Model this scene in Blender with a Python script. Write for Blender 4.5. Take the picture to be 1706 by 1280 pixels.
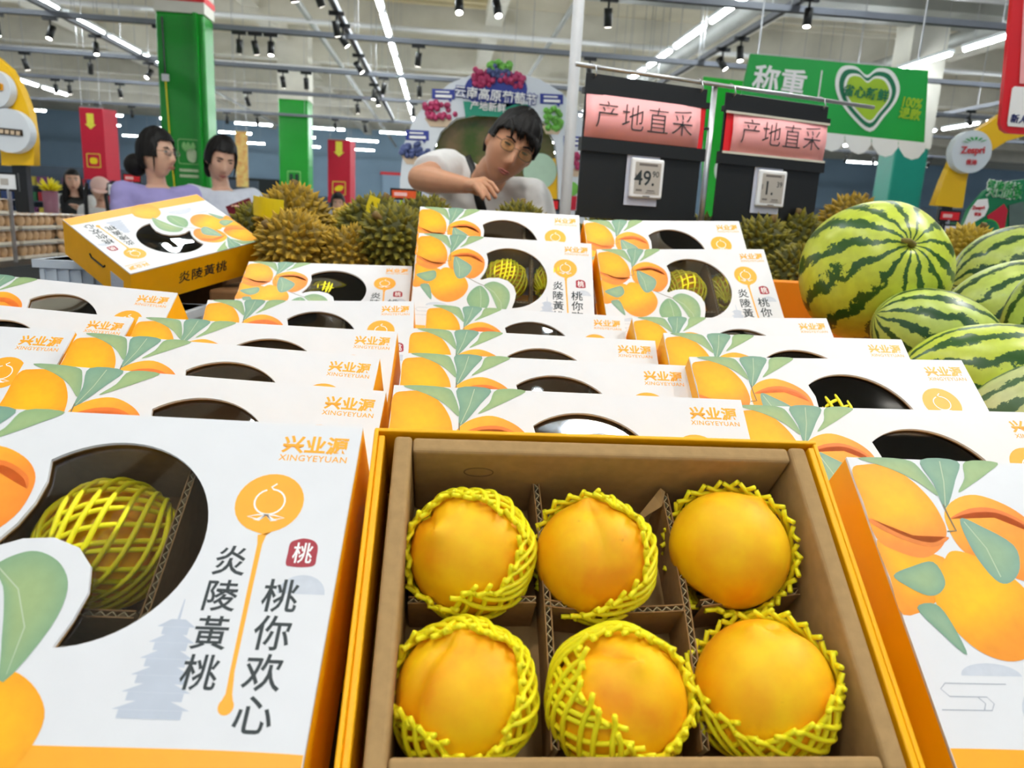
import bpy, bmesh, math, random
import numpy as np
from mathutils import Vector, Matrix, Euler, noise

for o in list(bpy.data.objects): bpy.data.objects.remove(o, do_unlink=True)
scene = bpy.context.scene
COL = scene.collection
random.seed(7)
PI = math.pi

# ------------------------------------------------------------------ camera
FPX, PITCH, ROLL, YAW, CH = 1225.0, math.atan(278/1225), math.radians(3.0), math.atan(71/1225), 1.23
fh = Vector((math.sin(YAW), math.cos(YAW), 0)); rt = Vector((math.cos(YAW), -math.sin(YAW), 0))
FWD = (math.cos(PITCH)*fh + Vector((0, 0, -math.sin(PITCH)))).normalized(); UPV = rt.cross(FWD)
CR = math.cos(ROLL)*rt + math.sin(ROLL)*UPV; CD = -math.cos(ROLL)*UPV + math.sin(ROLL)*rt
CAMP = Vector((0, 0, CH))
cd = bpy.data.cameras.new('camera'); camo = bpy.data.objects.new('camera', cd); COL.objects.link(camo)
camo.matrix_world = Matrix((( CR.x, -CD.x, -FWD.x, CAMP.x), (CR.y, -CD.y, -FWD.y, CAMP.y), (CR.z, -CD.z, -FWD.z, CAMP.z), (0, 0, 0, 1)))
cd.sensor_width = 36; cd.sensor_fit = 'HORIZONTAL'; cd.lens = FPX*36/1706; cd.clip_start = .02; cd.clip_end = 300
cd.dof.use_dof = True; cd.dof.focus_distance = .72; cd.dof.aperture_fstop = 9.5
scene.camera = camo
def ray(x, y): return FWD + CR*((x-853)/FPX) + CD*((y-640)/FPX)
def atY(x, y, Y): d = ray(x, y); return CAMP + d*(Y/d.y)
def atZ(x, y, Z): d = ray(x, y); return CAMP + d*((Z-CH)/d.z)

# ------------------------------------------------------------------ light and exposure
scene.view_settings.view_transform = 'Standard'; scene.view_settings.look = 'None'
scene.view_settings.gamma = 1; scene.view_settings.use_curve_mapping = False
scene.view_settings.exposure = 0.05
w = bpy.data.worlds.new('world'); scene.world = w; w.use_nodes = True
w.node_tree.nodes['Background'].inputs[0].default_value = (.72, .84, 1, 1)
w.node_tree.nodes['Background'].inputs[1].default_value = .45
def spot_lamp(loc, target, power, angle=70, col=(1, .95, .86), size=.05, blend=.6):
    d = bpy.data.lights.new('spot_lamp', 'SPOT'); d.energy = power; d.color = col; d.spot_size = math.radians(angle); d.spot_blend = blend; d.shadow_soft_size = size
    o = bpy.data.objects.new('spot_lamp', d); COL.objects.link(o); o.location = loc
    o.rotation_euler = (Vector(target)-Vector(loc)).to_track_quat('-Z', 'Y').to_euler(); return o
spot_lamp((1.9, .9, 3.35), (.2, .8, 1.0), 85, 60)
spot_lamp((-.5, -.5, 3.35), (.05, 1.2, 1.1), 42, 55)  # added spot from above the front, brightens the insides of the box windows
spot_lamp((1.2, 2.6, 3.35), (-.1, 1.3, 1.0), 16, 60)
spot_lamp((2.6, 1.9, 3.35), (.8, 1.3, 1.1), 85, 55)
spot_lamp((-1.6, 3.4, 3.35), (-.5, 2.0, 1.1), 30, 55)
spot_lamp((.6, 1.0, 3.35), (.0, 2.6, 1.3), 60, 60)
spot_lamp((-1.2, 1.5, 3.35), (-1.6, 4.0, 1.2), 90, 70)

# ------------------------------------------------------------------ helpers
def link(o, parent=None):
    COL.objects.link(o)
    if parent is not None: o.parent = parent
    return o
def tag(o, label=None, cat=None, group=None, kind=None):
    if label: o['label'] = label
    if cat: o['category'] = cat
    if group: o['group'] = group
    if kind: o['kind'] = kind
    return o
def empty(name, loc=(0, 0, 0), rot=None, label=None, cat=None, group=None, mw=None):
    o = bpy.data.objects.new(name, None); o.empty_display_size = .05; COL.objects.link(o)
    if mw is not None: o.matrix_world = mw
    else:
        o.location = loc
        if rot: o.rotation_euler = rot
    return tag(o, label, cat, group)
def mobj(name, mesh, parent=None, mw=None):
    o = bpy.data.objects.new(name, mesh); link(o, parent)
    if mw is not None: o.matrix_local = mw
    return o
def copy_tree(o, parent=None):
    c = o.copy(); COL.objects.link(c); c.parent = parent
    for ch in list(o.children): copy_tree(ch, c)
    return c
MATS = {}
def mat(name, col, rough=.6, var=.06, scale=20, metal=0, bump=0, spec=.5, emit=0, col2=None, sss=0, attr=False, ecol=None, coat=0):
    if name in MATS: return MATS[name]
    m = bpy.data.materials.new(name); m.use_nodes = True; nt = m.node_tree; b = nt.nodes['Principled BSDF']
    b.inputs['Roughness'].default_value = rough; b.inputs['Metallic'].default_value = metal; b.inputs['Specular IOR Level'].default_value = spec
    if coat: b.inputs['Coat Weight'].default_value = coat; b.inputs['Coat Roughness'].default_value = .15
    tc = nt.nodes.new('ShaderNodeTexCoord'); nz = nt.nodes.new('ShaderNodeTexNoise'); nz.inputs['Scale'].default_value = scale; nz.inputs['Detail'].default_value = 5
    nt.links.new(tc.outputs['Object'], nz.inputs['Vector'])
    mx = nt.nodes.new('ShaderNodeMix'); mx.data_type = 'RGBA'
    rp = nt.nodes.new('ShaderNodeValToRGB'); rp.color_ramp.elements[0].position = .35; rp.color_ramp.elements[1].position = .65
    nt.links.new(nz.outputs['Fac'], rp.inputs['Fac']); nt.links.new(rp.outputs['Color'], mx.inputs['Factor'])
    c2 = col2 if col2 else tuple(max(0, x*(1-var)) for x in col)
    mx.inputs[6].default_value = (*col, 1); mx.inputs[7].default_value = (*c2, 1)
    out = mx.outputs[2]
    if attr:
        at = nt.nodes.new('ShaderNodeAttribute'); at.attribute_name = 'Col'
        m2 = nt.nodes.new('ShaderNodeMix'); m2.data_type = 'RGBA'; m2.blend_type = 'MULTIPLY'; m2.inputs[0].default_value = 1
        nt.links.new(at.outputs['Color'], m2.inputs[6]); nt.links.new(out, m2.inputs[7]); out = m2.outputs[2]
    nt.links.new(out, b.inputs['Base Color'])
    if sss:
        b.inputs['Subsurface Weight'].default_value = sss; b.inputs['Subsurface Scale'].default_value = .01
    if bump:
        bp = nt.nodes.new('ShaderNodeBump'); bp.inputs['Strength'].default_value = bump; bp.inputs['Distance'].default_value = .002
        nt.links.new(nz.outputs['Fac'], bp.inputs['Height']); nt.links.new(bp.outputs['Normal'], b.inputs['Normal'])
    if emit:
        b.inputs['Emission Color'].default_value = (*(ecol or col), 1); b.inputs['Emission Strength'].default_value = emit
    MATS[name] = m; return m
def srgb(r, g, b):
    f = lambda c: (c/255/12.92) if c/255 <= .04045 else ((c/255+.055)/1.055)**2.4
    return (f(r), f(g), f(b))
M_white = mat('white_board', srgb(226, 226, 229), .45, .02, 40, spec=.35)
M_yel = mat('yellow_carton', srgb(255, 184, 0), .45, .05, 30, spec=.35)
M_kraft = mat('kraft_board', srgb(174, 140, 94), .85, .12, 120, bump=.15, spec=.2)
M_kraftd = mat('kraft_liner', srgb(160, 124, 82), .85, .16, 150, bump=.1, spec=.2)
M_flute = mat('flute_paper', srgb(205, 188, 150), .9, .1, 90, spec=.2)
M_ink = mat('printed_ink', (1, 1, 1), .45, .07, 120, attr=True, spec=.35)
M_black = mat('black_print', srgb(28, 40, 44), .5, .05)
M_orange = mat('orange_print', srgb(252, 172, 20), .45, .04, 60)
M_sealred = mat('seal_red', srgb(165, 28, 48), .5, .1, 400)
M_pale = mat('pale_grey_print', srgb(192, 199, 212), .5, .05, 60)
M_wink = mat('white_print', srgb(250, 250, 248), .5, .02)
M_blackp = mat('black_plastic', srgb(13, 15, 17), .42, .1, 40)
M_whitep = mat('white_plastic', srgb(235, 236, 238), .35, .03, 30)
M_metal = mat('steel', srgb(190, 192, 195), .3, .1, 60, metal=.9)
def film_mat():
    m = bpy.data.materials.new('clear_film'); m.use_nodes = True; nt = m.node_tree; nt.nodes.clear()
    out = nt.nodes.new('ShaderNodeOutputMaterial'); mx = nt.nodes.new('ShaderNodeMixShader'); tr = nt.nodes.new('ShaderNodeBsdfTransparent'); gl = nt.nodes.new('ShaderNodeBsdfGlossy')
    fr = nt.nodes.new('ShaderNodeFresnel'); fr.inputs['IOR'].default_value = 1.45; gl.inputs['Roughness'].default_value = .025
    tr.inputs[0].default_value = (.97, .97, .97, 1)
    tc = nt.nodes.new('ShaderNodeTexCoord'); oi = nt.nodes.new('ShaderNodeObjectInfo'); ad = nt.nodes.new('ShaderNodeVectorMath'); nz = nt.nodes.new('ShaderNodeTexNoise'); nz.inputs['Scale'].default_value = 10; nz.inputs['Detail'].default_value = 0; nz.inputs['Distortion'].default_value = .4
    bp = nt.nodes.new('ShaderNodeBump'); bp.inputs['Strength'].default_value = .45; bp.inputs['Distance'].default_value = .012
    nt.links.new(tc.outputs['Object'], ad.inputs[0]); nt.links.new(oi.outputs['Random'], ad.inputs[1]); nt.links.new(ad.outputs[0], nz.inputs['Vector']); nt.links.new(nz.outputs['Fac'], bp.inputs['Height']); nt.links.new(bp.outputs['Normal'], gl.inputs['Normal']); nt.links.new(bp.outputs['Normal'], fr.inputs['Normal'])
    nt.links.new(fr.outputs[0], mx.inputs[0]); nt.links.new(tr.outputs[0], mx.inputs[1]); nt.links.new(gl.outputs[0], mx.inputs[2]); nt.links.new(mx.outputs[0], out.inputs[0])
    return m
M_film = film_mat()

def setmats(me, mats):
    for m in (mats if isinstance(mats, (list, tuple)) else [mats]): me.materials.append(m)
def from_py(name, v, f, mats, smooth=False, cols=None, mi=None):
    me = bpy.data.meshes.new(name); me.from_pydata([tuple(p) for p in v], [], f); setmats(me, mats)
    if smooth: me.polygons.foreach_set('use_smooth', [True]*len(me.polygons))
    if mi: me.polygons.foreach_set('material_index', mi)
    if cols is not None:
        a = me.color_attributes.new('Col', 'FLOAT_COLOR', 'POINT')
        a.data.foreach_set('color', [x for c in cols for x in (c[0], c[1], c[2], 1)])
    me.update(); return me
class MB:
    def __init__(s): s.v = []; s.f = []; s.mi = []; s.c = []
    def add(s, v, f, mi=0, col=None):
        n = len(s.v); s.v += [tuple(p) for p in v]; s.f += [tuple(i+n for i in q) for q in f]; s.mi += [mi]*len(f)
        s.c += (col if isinstance(col, list) else [col or (1, 1, 1)]*len(v)); return s
    def box(s, a, b, mi=0, col=None, M=None):
        x0, y0, z0 = a; x1, y1, z1 = b
        v = [(x0,y0,z0),(x1,y0,z0),(x1,y1,z0),(x0,y1,z0),(x0,y0,z1),(x1,y0,z1),(x1,y1,z1),(x0,y1,z1)]
        if M is not None: v = [M @ Vector(p) for p in v]
        return s.add(v, [(3,2,1,0),(4,5,6,7),(0,1,5,4),(1,2,6,5),(2,3,7,6),(3,0,4,7)], mi, col)
    def tube(s, pts, r, n=8, mi=0, col=None, cap=True):
        pts = [Vector(p) for p in pts]; rs = r if isinstance(r, (list, tuple)) else [r]*len(pts)
        v = []; f = []; up = None
        for i, p in enumerate(pts):
            t = (pts[min(i+1, len(pts)-1)]-pts[max(i-1, 0)])
            t = t.normalized() if t.length > 1e-9 else Vector((0, 0, 1))
            if up is None: up = t.orthogonal().normalized()
            else:
                up = up - t*up.dot(t); up = up.normalized() if up.length > 1e-6 else t.orthogonal().normalized()
            w_ = t.cross(up)
            for k in range(n):
                a = 2*PI*k/n; v.append(p+(up*math.cos(a)+w_*math.sin(a))*rs[i])
        for i in range(len(pts)-1):
            for k in range(n):
                k2 = (k+1) % n; f.append((i*n+k, i*n+k2, (i+1)*n+k2, (i+1)*n+k))
        if cap: f.append(tuple(range(n-1, -1, -1))); f.append(tuple(range((len(pts)-1)*n, len(pts)*n)))
        return s.add(v, f, mi, col)
    def ell(s, c, r, nu=16, nv=10, mi=0, col=None, M=None):
        v = []; f = []
        for j in range(nv+1):
            th = PI*j/nv
            for i in range(nu):
                a = 2*PI*i/nu; p = Vector((r[0]*math.sin(th)*math.cos(a), r[1]*math.sin(th)*math.sin(a), r[2]*math.cos(th)))
                if M is not None: p = M @ p
                v.append(Vector(c)+p)
        for j in range(nv):
            for i in range(nu):
                i2 = (i+1) % nu; f.append((j*nu+i, (j+1)*nu+i, (j+1)*nu+i2, j*nu+i2))
        return s.add(v, f, mi, col)
    def mesh(s, name, mats, smooth=False, colors=False):
        return from_py(name, s.v, s.f, mats, smooth, s.c if colors else None, s.mi)
    def build(s, name, mats, parent=None, smooth=False, colors=False, mw=None):
        return mobj(name, s.mesh(name, mats, smooth, colors), parent, mw)
def bevel_mod(o, wd, seg=2):
    b = o.modifiers.new('bevel', 'BEVEL'); b.width = wd; b.segments = seg; b.limit_method = 'ANGLE'; return o
WORK = bpy.data.scenes.new('work')           # empty bench scene so that shaping a mesh does not re-evaluate the whole hall
def eval_mesh(o, name):
    COL.objects.unlink(o); WORK.collection.objects.link(o); WORK.view_layers[0].update(); dg = WORK.view_layers[0].depsgraph
    me = bpy.data.meshes.new_from_object(o.evaluated_get(dg)); me.name = name; WORK.collection.objects.unlink(o); return me
def flat(name, loops, mats, z=0, th=.00005):
    """flat sheet cut to one or more closed outlines (holes allowed), th thick, lying at height z"""
    c = bpy.data.curves.new(name, 'CURVE'); c.dimensions = '2D'; c.fill_mode = 'BOTH'; c.extrude = th/2
    for lp in loops:
        sp = c.splines.new('POLY'); sp.points.add(len(lp)-1)
        for i, p in enumerate(lp): sp.points[i].co = (p[0], p[1], 0, 1)
        sp.use_cyclic_u = True
    o = bpy.data.objects.new(name, c); COL.objects.link(o); me = eval_mesh(o, name)
    bpy.data.objects.remove(o); bpy.data.curves.remove(c)
    for v in me.vertices: v.co.z += z
    me.materials.clear(); setmats(me, mats); return me
_tc = {}
def text(body, size, mats, bold=0.0, sx=1.0, spacing=1.0, th=.00005, shear=0, lines=1.0):
    key = (body, size, bold, sx, spacing, th, shear, mats.name)
    if key in _tc: return _tc[key]
    c = bpy.data.curves.new('txt', 'FONT'); c.body = body; c.size = size; c.align_x = 'CENTER'; c.align_y = 'CENTER'; c.offset = bold*size; c.space_character = spacing; c.space_line = lines
    c.extrude = th/2; c.resolution_u = 3; c.shear = shear
    o = bpy.data.objects.new('txt', c); COL.objects.link(o); me = eval_mesh(o, 'lettering')
    bpy.data.objects.remove(o); bpy.data.curves.remove(c)
    xs = [v.co.x for v in me.vertices]; ys = [v.co.y for v in me.vertices]
    if xs:
        cx, cy = (min(xs)+max(xs))/2, (min(ys)+max(ys))/2
        for v in me.vertices: v.co.x = (v.co.x-cx)*sx; v.co.y -= cy
    me.materials.clear(); setmats(me, mats); _tc[key] = me; return me
def T(x, y, z): return Matrix.Translation((x, y, z))
def smooth_loop(pts, n=6):
    out = []; m = len(pts)
    for i in range(m):
        p0, p1, p2, p3 = (Vector((*pts[(i+k) % m], 0)) for k in (-1, 0, 1, 2))
        for j in range(n):
            t = j/n
            out.append(tuple((.5*((2*p1)+(p2-p0)*t+(2*p0-5*p1+4*p2-p3)*t*t+(3*p1-p0-3*p2+p3)*t**3))[:2]))
    return out
def ink_mesh(name, loop, c_in, c_out, z=0, tint=None, centre=None):
    n = len(loop); cx = sum(p[0] for p in loop)/n; cy = sum(p[1] for p in loop)/n
    if centre: cx, cy = centre
    v = [(cx, cy, z)]; cols = []; ks = (.3, .6, .85, 1.0)
    for k in ks: v += [(cx+(p[0]-cx)*k, cy+(p[1]-cy)*k, z) for p in loop]
    f = [(0, 1+i, 1+(i+1) % n) for i in range(n)]
    for r in range(len(ks)-1):
        for i in range(n): f.append((1+r*n+i, 1+(r+1)*n+i, 1+(r+1)*n+(i+1) % n, 1+r*n+(i+1) % n))
    for i, p in enumerate(v):
        k = 0 if i == 0 else ks[(i-1)//n]**2
        c = [c_in[q]*(1-k)+c_out[q]*k for q in range(3)]
        if tint:
            s = tint[0]*(p[0]-cx)/.03+tint[1]*(p[1]-cy)/.03; s = max(-1, min(1, s))
            c = [c[q]*(1-max(0, s))+tint[2][q]*max(0, s) for q in range(3)]
        cols.append(c)
    # orient up
    a, b, d = (Vector(v[i]) for i in f[0])
    if (b-a).cross(d-a).z < 0: f = [tuple(reversed(q)) for q in f]
    return from_py(name, v, f, M_ink, False, cols)
# ------------------------------------------------------------------ peach gift box (lid face: u right, v down; local x=u, y=-v, z=out)
BW, BL, BT = .325, .24, .085
def fl(pts): return [(p[0], -p[1]) for p in pts]
def window_loop(grow=0.0):
    cx, cy, r = .172, .092, .069+grow
    a0 = math.atan2(-(.040-cy), .1285-cx); a1 = math.atan2(-(.160-cy), .177-cx)
    if a0 < 0: a0 += 2*PI
    n = 40; tot = a0-a1
    arc = [(cx+r*math.cos(a0-tot*i/n), cy-r*math.sin(a0-tot*i/n)) for i in range(n+1)]
    left = [(.182, .145), (.1845, .128), (.180, .112), (.169, .1005), (.152, .0945), (.134, .096), (.121, .1015), (.1185, .099), (.126, .086), (.1305, .071), (.1315, .055)]
    if grow: left = [(p[0]-grow*.8, p[1]) for p in left]
    return fl(arc+left)
ORG, YEL, GRN, GRD, BLU = srgb(255, 150, 30), srgb(255, 190, 10), srgb(140, 168, 120), srgb(96, 138, 108), srgb(112, 150, 140)
def rect(u0, v0, u1, v1): return [(u0, -v0), (u1, -v0), (u1, -v1), (u0, -v1)]
PR = []   # (name, mesh, local matrix)
def add_print(name, me, M=None): PR.append((name, me, M))
def L(pts, n=4): return smooth_loop(fl(pts), n)
lv = .00012
def leaf(pts, a, b): add_print('printed_leaf', ink_mesh('printed_leaf', L(pts), a, b, lv+.00018))
def pk(pts, a, b, z, tint=None): add_print('printed_peach', ink_mesh('printed_peach', L(pts), a, b, z, tint))
pk([(.0006,.071),(.02,.078),(.045,.083),(.043,.098),(.026,.117),(.0006,.126),(.0006,.1)], YEL, srgb(250,160,40), lv, (0,-1,srgb(246,150,40)))
pk([(.0006,.012),(.012,.0065),(.027,.0065),(.042,.016),(.053,.034),(.0565,.052),(.055,.064),(.046,.076),(.030,.084),(.012,.079),(.0006,.069),(.0006,.04)], srgb(255,192,8), srgb(255,165,16), lv+.00006, (.2,-1,srgb(246,140,50)))
pk([(.058,.064),(.060,.047),(.073,.035),(.091,.0305),(.110,.038),(.122,.050),(.1255,.064),(.1225,.082),(.109,.098),(.095,.099),(.075,.088),(.062,.078)], srgb(255,160,44), srgb(252,140,40), lv+.00006, (-.6,.9,srgb(255,178,40)))
pk([(.0535,.078),(.045,.085),(.034,.100),(.0266,.116),(.031,.133),(.043,.149),(.0595,.1555),(.076,.152),(.091,.139),(.098,.120),(.093,.102),(.081,.089),(.066,.080)], srgb(255,196,12), srgb(252,172,20), lv+.00012, (.5,-1,srgb(244,150,36)))
# creases on two fruits
for pts, c in (([(.002,.054),(.02,.066),(.04,.072),(.053,.067),(.054,.069),(.04,.0755),(.02,.070),(.002,.059)], srgb(232,128,44)), ([(.062,.052),(.08,.043),(.1,.042),(.118,.052),(.122,.062),(.116,.054),(.1,.0455),(.08,.0465)], srgb(238,122,40))):
    add_print('printed_crease', ink_mesh('printed_crease', L(pts), c, c, lv+.00015))
leaf([(.0086,.0004),(.046,.0004),(.056,.010),(.0615,.033),(.048,.020),(.030,.009)], srgb(164,184,128), srgb(136,168,128))
leaf([(.0588,.0004),(.0887,.0004),(.080,.018),(.0625,.043),(.0612,.022)], srgb(136,170,140), srgb(120,158,138))
leaf([(.095,.0004),(.1213,.0004),(.108,.011),(.094,.020),(.078,.029),(.088,.016)], srgb(160,184,128), srgb(142,172,122))
leaf([(.0697,.052),(.083,.057),(.1017,.072),(.098,.090),(.086,.101),(.076,.099),(.069,.078)], srgb(150,178,142), srgb(128,164,146))
leaf([(.0036,.098),(.019,.091),(.036,.087),(.0393,.101),(.032,.110),(.0224,.112),(.011,.106)], srgb(156,182,138), srgb(126,162,138))
leaf([(.012,.121),(.026,.118),(.032,.131),(.034,.152),(.022,.138)], srgb(146,174,142), srgb(122,160,136))
leaf([(.0968,.148),(.104,.127),(.1188,.115),(.131,.126),(.137,.145),(.134,.162),(.1235,.175),(.108,.168)], srgb(146,178,128), srgb(126,164,126))
leaf([(.1262,.1145),(.137,.1055),(.1486,.1045),(.163,.112),(.1725,.127),(.172,.150),(.1595,.180),(.151,.163),(.143,.142),(.136,.127)], srgb(160,182,126), srgb(134,168,130))
def stroke(pts, wd, z, mt, name):
    b = MB(); pts = [Vector((p[0], -p[1], z)) for p in pts]
    lft = []; rgt = []
    for i, p in enumerate(pts):
        t = pts[min(i+1, len(pts)-1)]-pts[max(0, i-1)]; t.normalize(); nn = Vector((-t.y, t.x, 0)); ww = wd[i] if isinstance(wd, list) else wd
        lft.append(p+nn*ww/2); rgt.append(p-nn*ww/2)
    n = len(pts); b.add(lft+rgt, [(n+i, n+i+1, i+1, i) for i in range(n-1)]); return b.mesh(name, mt)
M_stem = mat('stem_print', srgb(120, 110, 80), .5, .1)
M_line = mat('vein_print', srgb(190, 205, 170), .5, .1)
M_gline = mat('grey_line_print', srgb(168, 173, 184), .5, .05)
add_print('printed_stem', stroke([(.056,.0625),(.063,.0618),(.062,.05),(.0616,.040)], .0011, lv+.0003, M_stem, 'printed_stem'))
add_print('printed_stem', stroke([(.097,.099),(.108,.106),(.118,.111),(.128,.1155)], .0011, lv+.0003, M_stem, 'printed_stem'))
for pts in ([(.128,.115),(.145,.128),(.158,.150),(.1595,.176)], [(.119,.118),(.122,.14),(.122,.172)], [(.074,.001),(.070,.02),(.063,.041)], [(.072,.054),(.08,.075),(.081,.097)]):
    add_print('printed_vein', stroke(pts, [.0008]*3+[.0003], lv+.00026, M_line, 'printed_vein'))
# bottom band, low fruit
band = [(.0005,.2078)]+[(.0005+(BW-.001)*i/24, .2078+(.006*((i/24)**2)+.003*math.sin(i/24*5)*(i/24))) for i in range(1, 25)]
add_print('printed_band', flat('printed_band', [fl(band+[(BW-.0005,BL-.0005),(.0005,BL-.0005)])], M_orange, lv-.00006))
pk([(.125,.222),(.124,.205),(.132,.188),(.148,.176),(.162,.174),(.178,.183),(.188,.197),(.186,.215),(.176,.231),(.166,.2394),(.140,.2394)], srgb(255,190,16), srgb(252,168,24), lv+.00012, (-.3,-1,srgb(240,160,20)))
# cloud lines and pale hills
for pts in ([(.052,.170),(.012,.170),(.008,.1735),(.012,.178),(.036,.178),(.039,.182),(.036,.186),(.004,.186)], [(.030,.178),(.0335,.182),(.031,.186)]):
    add_print('printed_cloud', stroke(pts, .0006, lv, M_gline, 'printed_cloud'))
for cx, cy, rx, ry in ((.085, .19, .03, .022), (.306, .124, .014, .012), (.045, .165, .02, .008)):
    lp = [(cx+rx*math.cos(PI*i/16), cy-ry*math.sin(PI*i/16)) for i in range(17)]
    add_print('printed_hill', ink_mesh('printed_hill', fl(lp), srgb(206,210,219), srgb(202,207,217), lv-.00004, centre=(cx, -cy+.001)))
# pagoda
pg = MB(); cx = .2405
def pq(pts): pg.add([(p[0], -p[1], lv) for p in pts], [tuple(range(len(pts)))])
pq([(cx-.0008,.142),(cx+.0008,.142),(cx+.0003,.130),(cx-.0003,.130)])
for k in range(6):
    v0 = .142+k*.009; hw = .0072+k*.0019
    pq([(cx-hw-.0035,v0+.0045),(cx+hw+.0035,v0+.0045),(cx+hw*.55,v0),(cx-hw*.55,v0)]); pq([(cx-hw,v0+.009),(cx+hw,v0+.009),(cx+hw,v0+.0046),(cx-hw,v0+.0046)])
add_print('printed_pagoda', pg.mesh('printed_pagoda', M_pale))
# honey drop with peach emblem
drop = []
for i in range(29):
    a = -PI/2+.28+(2*PI-.56)*i/28; drop.append((.2745+.0215*math.cos(a), .0635-.0215*math.sin(a)))
drop += [(.2715,.0865),(.2735,.093)]
tail = [(.2735,.093),(.2745,.12),(.2765,.17),(.2772,.182)]
tailr = [(.2808,.182),(.2790,.17),(.2772,.12),(.2765,.093)]
end = [(.2790+.0042*math.cos(a), .1885-.0045*math.sin(a)) for a in [PI*.75+(PI*1.5)*i/12 for i in range(13)]]
drop2 = drop[:-2][::-1]+[(.2723,.0868)]+tail+end+tailr+[(.2775,.0868)]
add_print('printed_drop', flat('printed_drop', [fl(drop2)], M_orange, lv))
emb = [[(.2745+.0095*math.cos(a)*(1 if True else 0), .0630-.0092*math.sin(a)) for a in [PI*.62+2*PI*.93*i/20 for i in range(21)]]]
add_print('printed_emblem', stroke(emb[0]+[(.2735,.0522),(.2765,.0495)], .0011, lv+.00012, M_wink, 'printed_emblem'))
for sx, a in ((-1, .3), (1, .3), (-1, 1.1), (1, 1.1)):
    pts = [(.2745, .0725), (.2745+sx*(.006-.002*a), .0715+.004*a), (.2745+sx*(.013-.005*a), .0735+.0025*a), (.2745+sx*(.006-.002*a), .0755+.001*a), (.2745, .0725)]
    add_print('printed_emblem', stroke(pts, .0008, lv+.00012, M_wink, 'printed_emblem'))
for i, ch in enumerate('炎陵黃桃'): add_print('slogan_character', text(ch, .0205, M_black, .012), T(.2605, -(.1045+.0222*i), lv))
for i, ch in enumerate('桃你欢心'): add_print('slogan_character', text(ch, .0215, M_black, .012), T(.2945, -(.1255+.0222*i), lv))
add_print('logo_lettering', text('兴业源', .0148, M_orange, .03), T(.2955, -.0175, lv))
add_print('logo_lettering', text('XINGYEYUAN', .0068, M_orange, .008, spacing=1.08), T(.2955, -.0285, lv))
sl = smooth_loop(fl([(.2935,.091),(.298,.0885),(.302,.0878),(.3075,.0892),(.3105,.093),(.311,.1),(.3105,.1055),(.304,.107),(.297,.1068),(.2935,.1055),(.2932,.098)]), 4)
add_print('printed_seal', flat('printed_seal', [sl], M_sealred, lv)); add_print('seal_character', text('桃', .0145, M_wink, .01, sx=.85), T(.3022, -.0977, lv+.00012))
MS = Matrix(((-1, 0, 0, .155), (0, 0, 1, .0006), (0, 1, 0, -.042), (0, 0, 0, 1)))
add_print('side_lettering', text('炎陵黃桃', .030, M_black, .01, spacing=1.08), MS)

me_lid = flat('lid', [rect(0, 0, BW, BL), window_loop()], M_white, -.0012, .0024)
me_liner = flat('lid_liner', [rect(.004, .004, BW-.004, BL-.004), window_loop(.0006)], M_kraftd, -.0034, .0018)
me_film = flat('window_film', [rect(.09, .01, .255, .175)], M_film, -.0048, .0002)
b = MB(); t = .0025; z0, z1 = -BT, -.0026
b.box((0, -t, z0), (BW, 0, z1)); b.box((0, -BL, z0), (BW, -BL+t, z1)); b.box((0, -BL+t, z0), (t, -t, z1)); b.box((BW-t, -BL+t, z0), (BW, -t, z1))
me_carton = b.mesh('carton', M_yel)
me_base = MB().box((t, -BL+t, z0), (BW-t, -t, z0+.003)).mesh('base', M_kraftd)
b = MB(); g = .006; k = .010
b.box((g, -g-k, z0+.004), (BW-g, -g, -.010)); b.box((g, -BL+g, z0+.004), (BW-g, -BL+g+k, -.010)); b.box((g, -BL+g+k, z0+.004), (g+k, -g-k, -.010)); b.box((BW-g-k, -BL+g+k, z0+.004), (BW-g, -g-k, -.010))
me_tray = b.mesh('tray', M_kraft)
def divider_mesh(length, h, bend=0, th=.0042, per=.0066):
    """corrugated board: two liners with a zigzag flute between, running along x, standing in z (0..-h)"""
    b = MB(); n = int(length/per*2); off = lambda x: bend*math.sin(PI*x/length)
    for sgn in (-1, 1):
        m = 16; v = []; f = []
        for i in range(m+1):
            x = length*i/m; y = off(x)+sgn*th/2
            for yy in (y-.0004, y+.0004): v += [(x, yy, 0), (x, yy, -h)]
        for i in range(m):
            a = i*4; c = a+4; f += [(a, c, c+1, a+1), (a+2, a+3, c+3, c+2), (a, a+2, c+2, c), (a+1, c+1, c+3, a+3)]
        b.add(v, f, 0)
    v = []; f = []
    for i in range(n+1):
        x = length*i/n; y = off(x)+(th/2-.0006)*(1 if i % 2 else -1)
        for yy in (-.0003, .0003): v += [(x+yy, y, -.0004), (x+yy, y, -h)]
    for i in range(n):
        a = i*4; c = a+4; f += [(a, c, c+1, a+1), (a+2, a+3, c+3, c+2), (a, a+2, c+2, c)]
    b.add(v, f, 1); return b.mesh('divider', [M_kraftd, M_flute])
me_dv = divider_mesh(BL-.032, .05); me_dh = divider_mesh(.0915, .05)
def frame(yaw, slope, spin):
    y, s, p = (math.radians(a) for a in (yaw, slope, spin))
    ux = Vector((math.cos(y), math.sin(y), 0)); fhv = Vector((-math.sin(y), math.cos(y), 0)); uv = -(math.cos(s)*fhv+Vector((0, 0, math.sin(s))))
    u2 = math.cos(p)*ux+math.sin(p)*uv; v2 = math.cos(p)*uv-math.sin(p)*ux
    return u2, v2, v2.cross(u2)
def box_matrix(P, yaw, slope, spin):
    u, v, n = frame(yaw, slope, spin)
    return Matrix(((u.x, -v.x, n.x, P[0]), (u.y, -v.y, n.y, P[1]), (u.z, -v.z, n.z, P[2]), (0, 0, 0, 1)))
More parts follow.
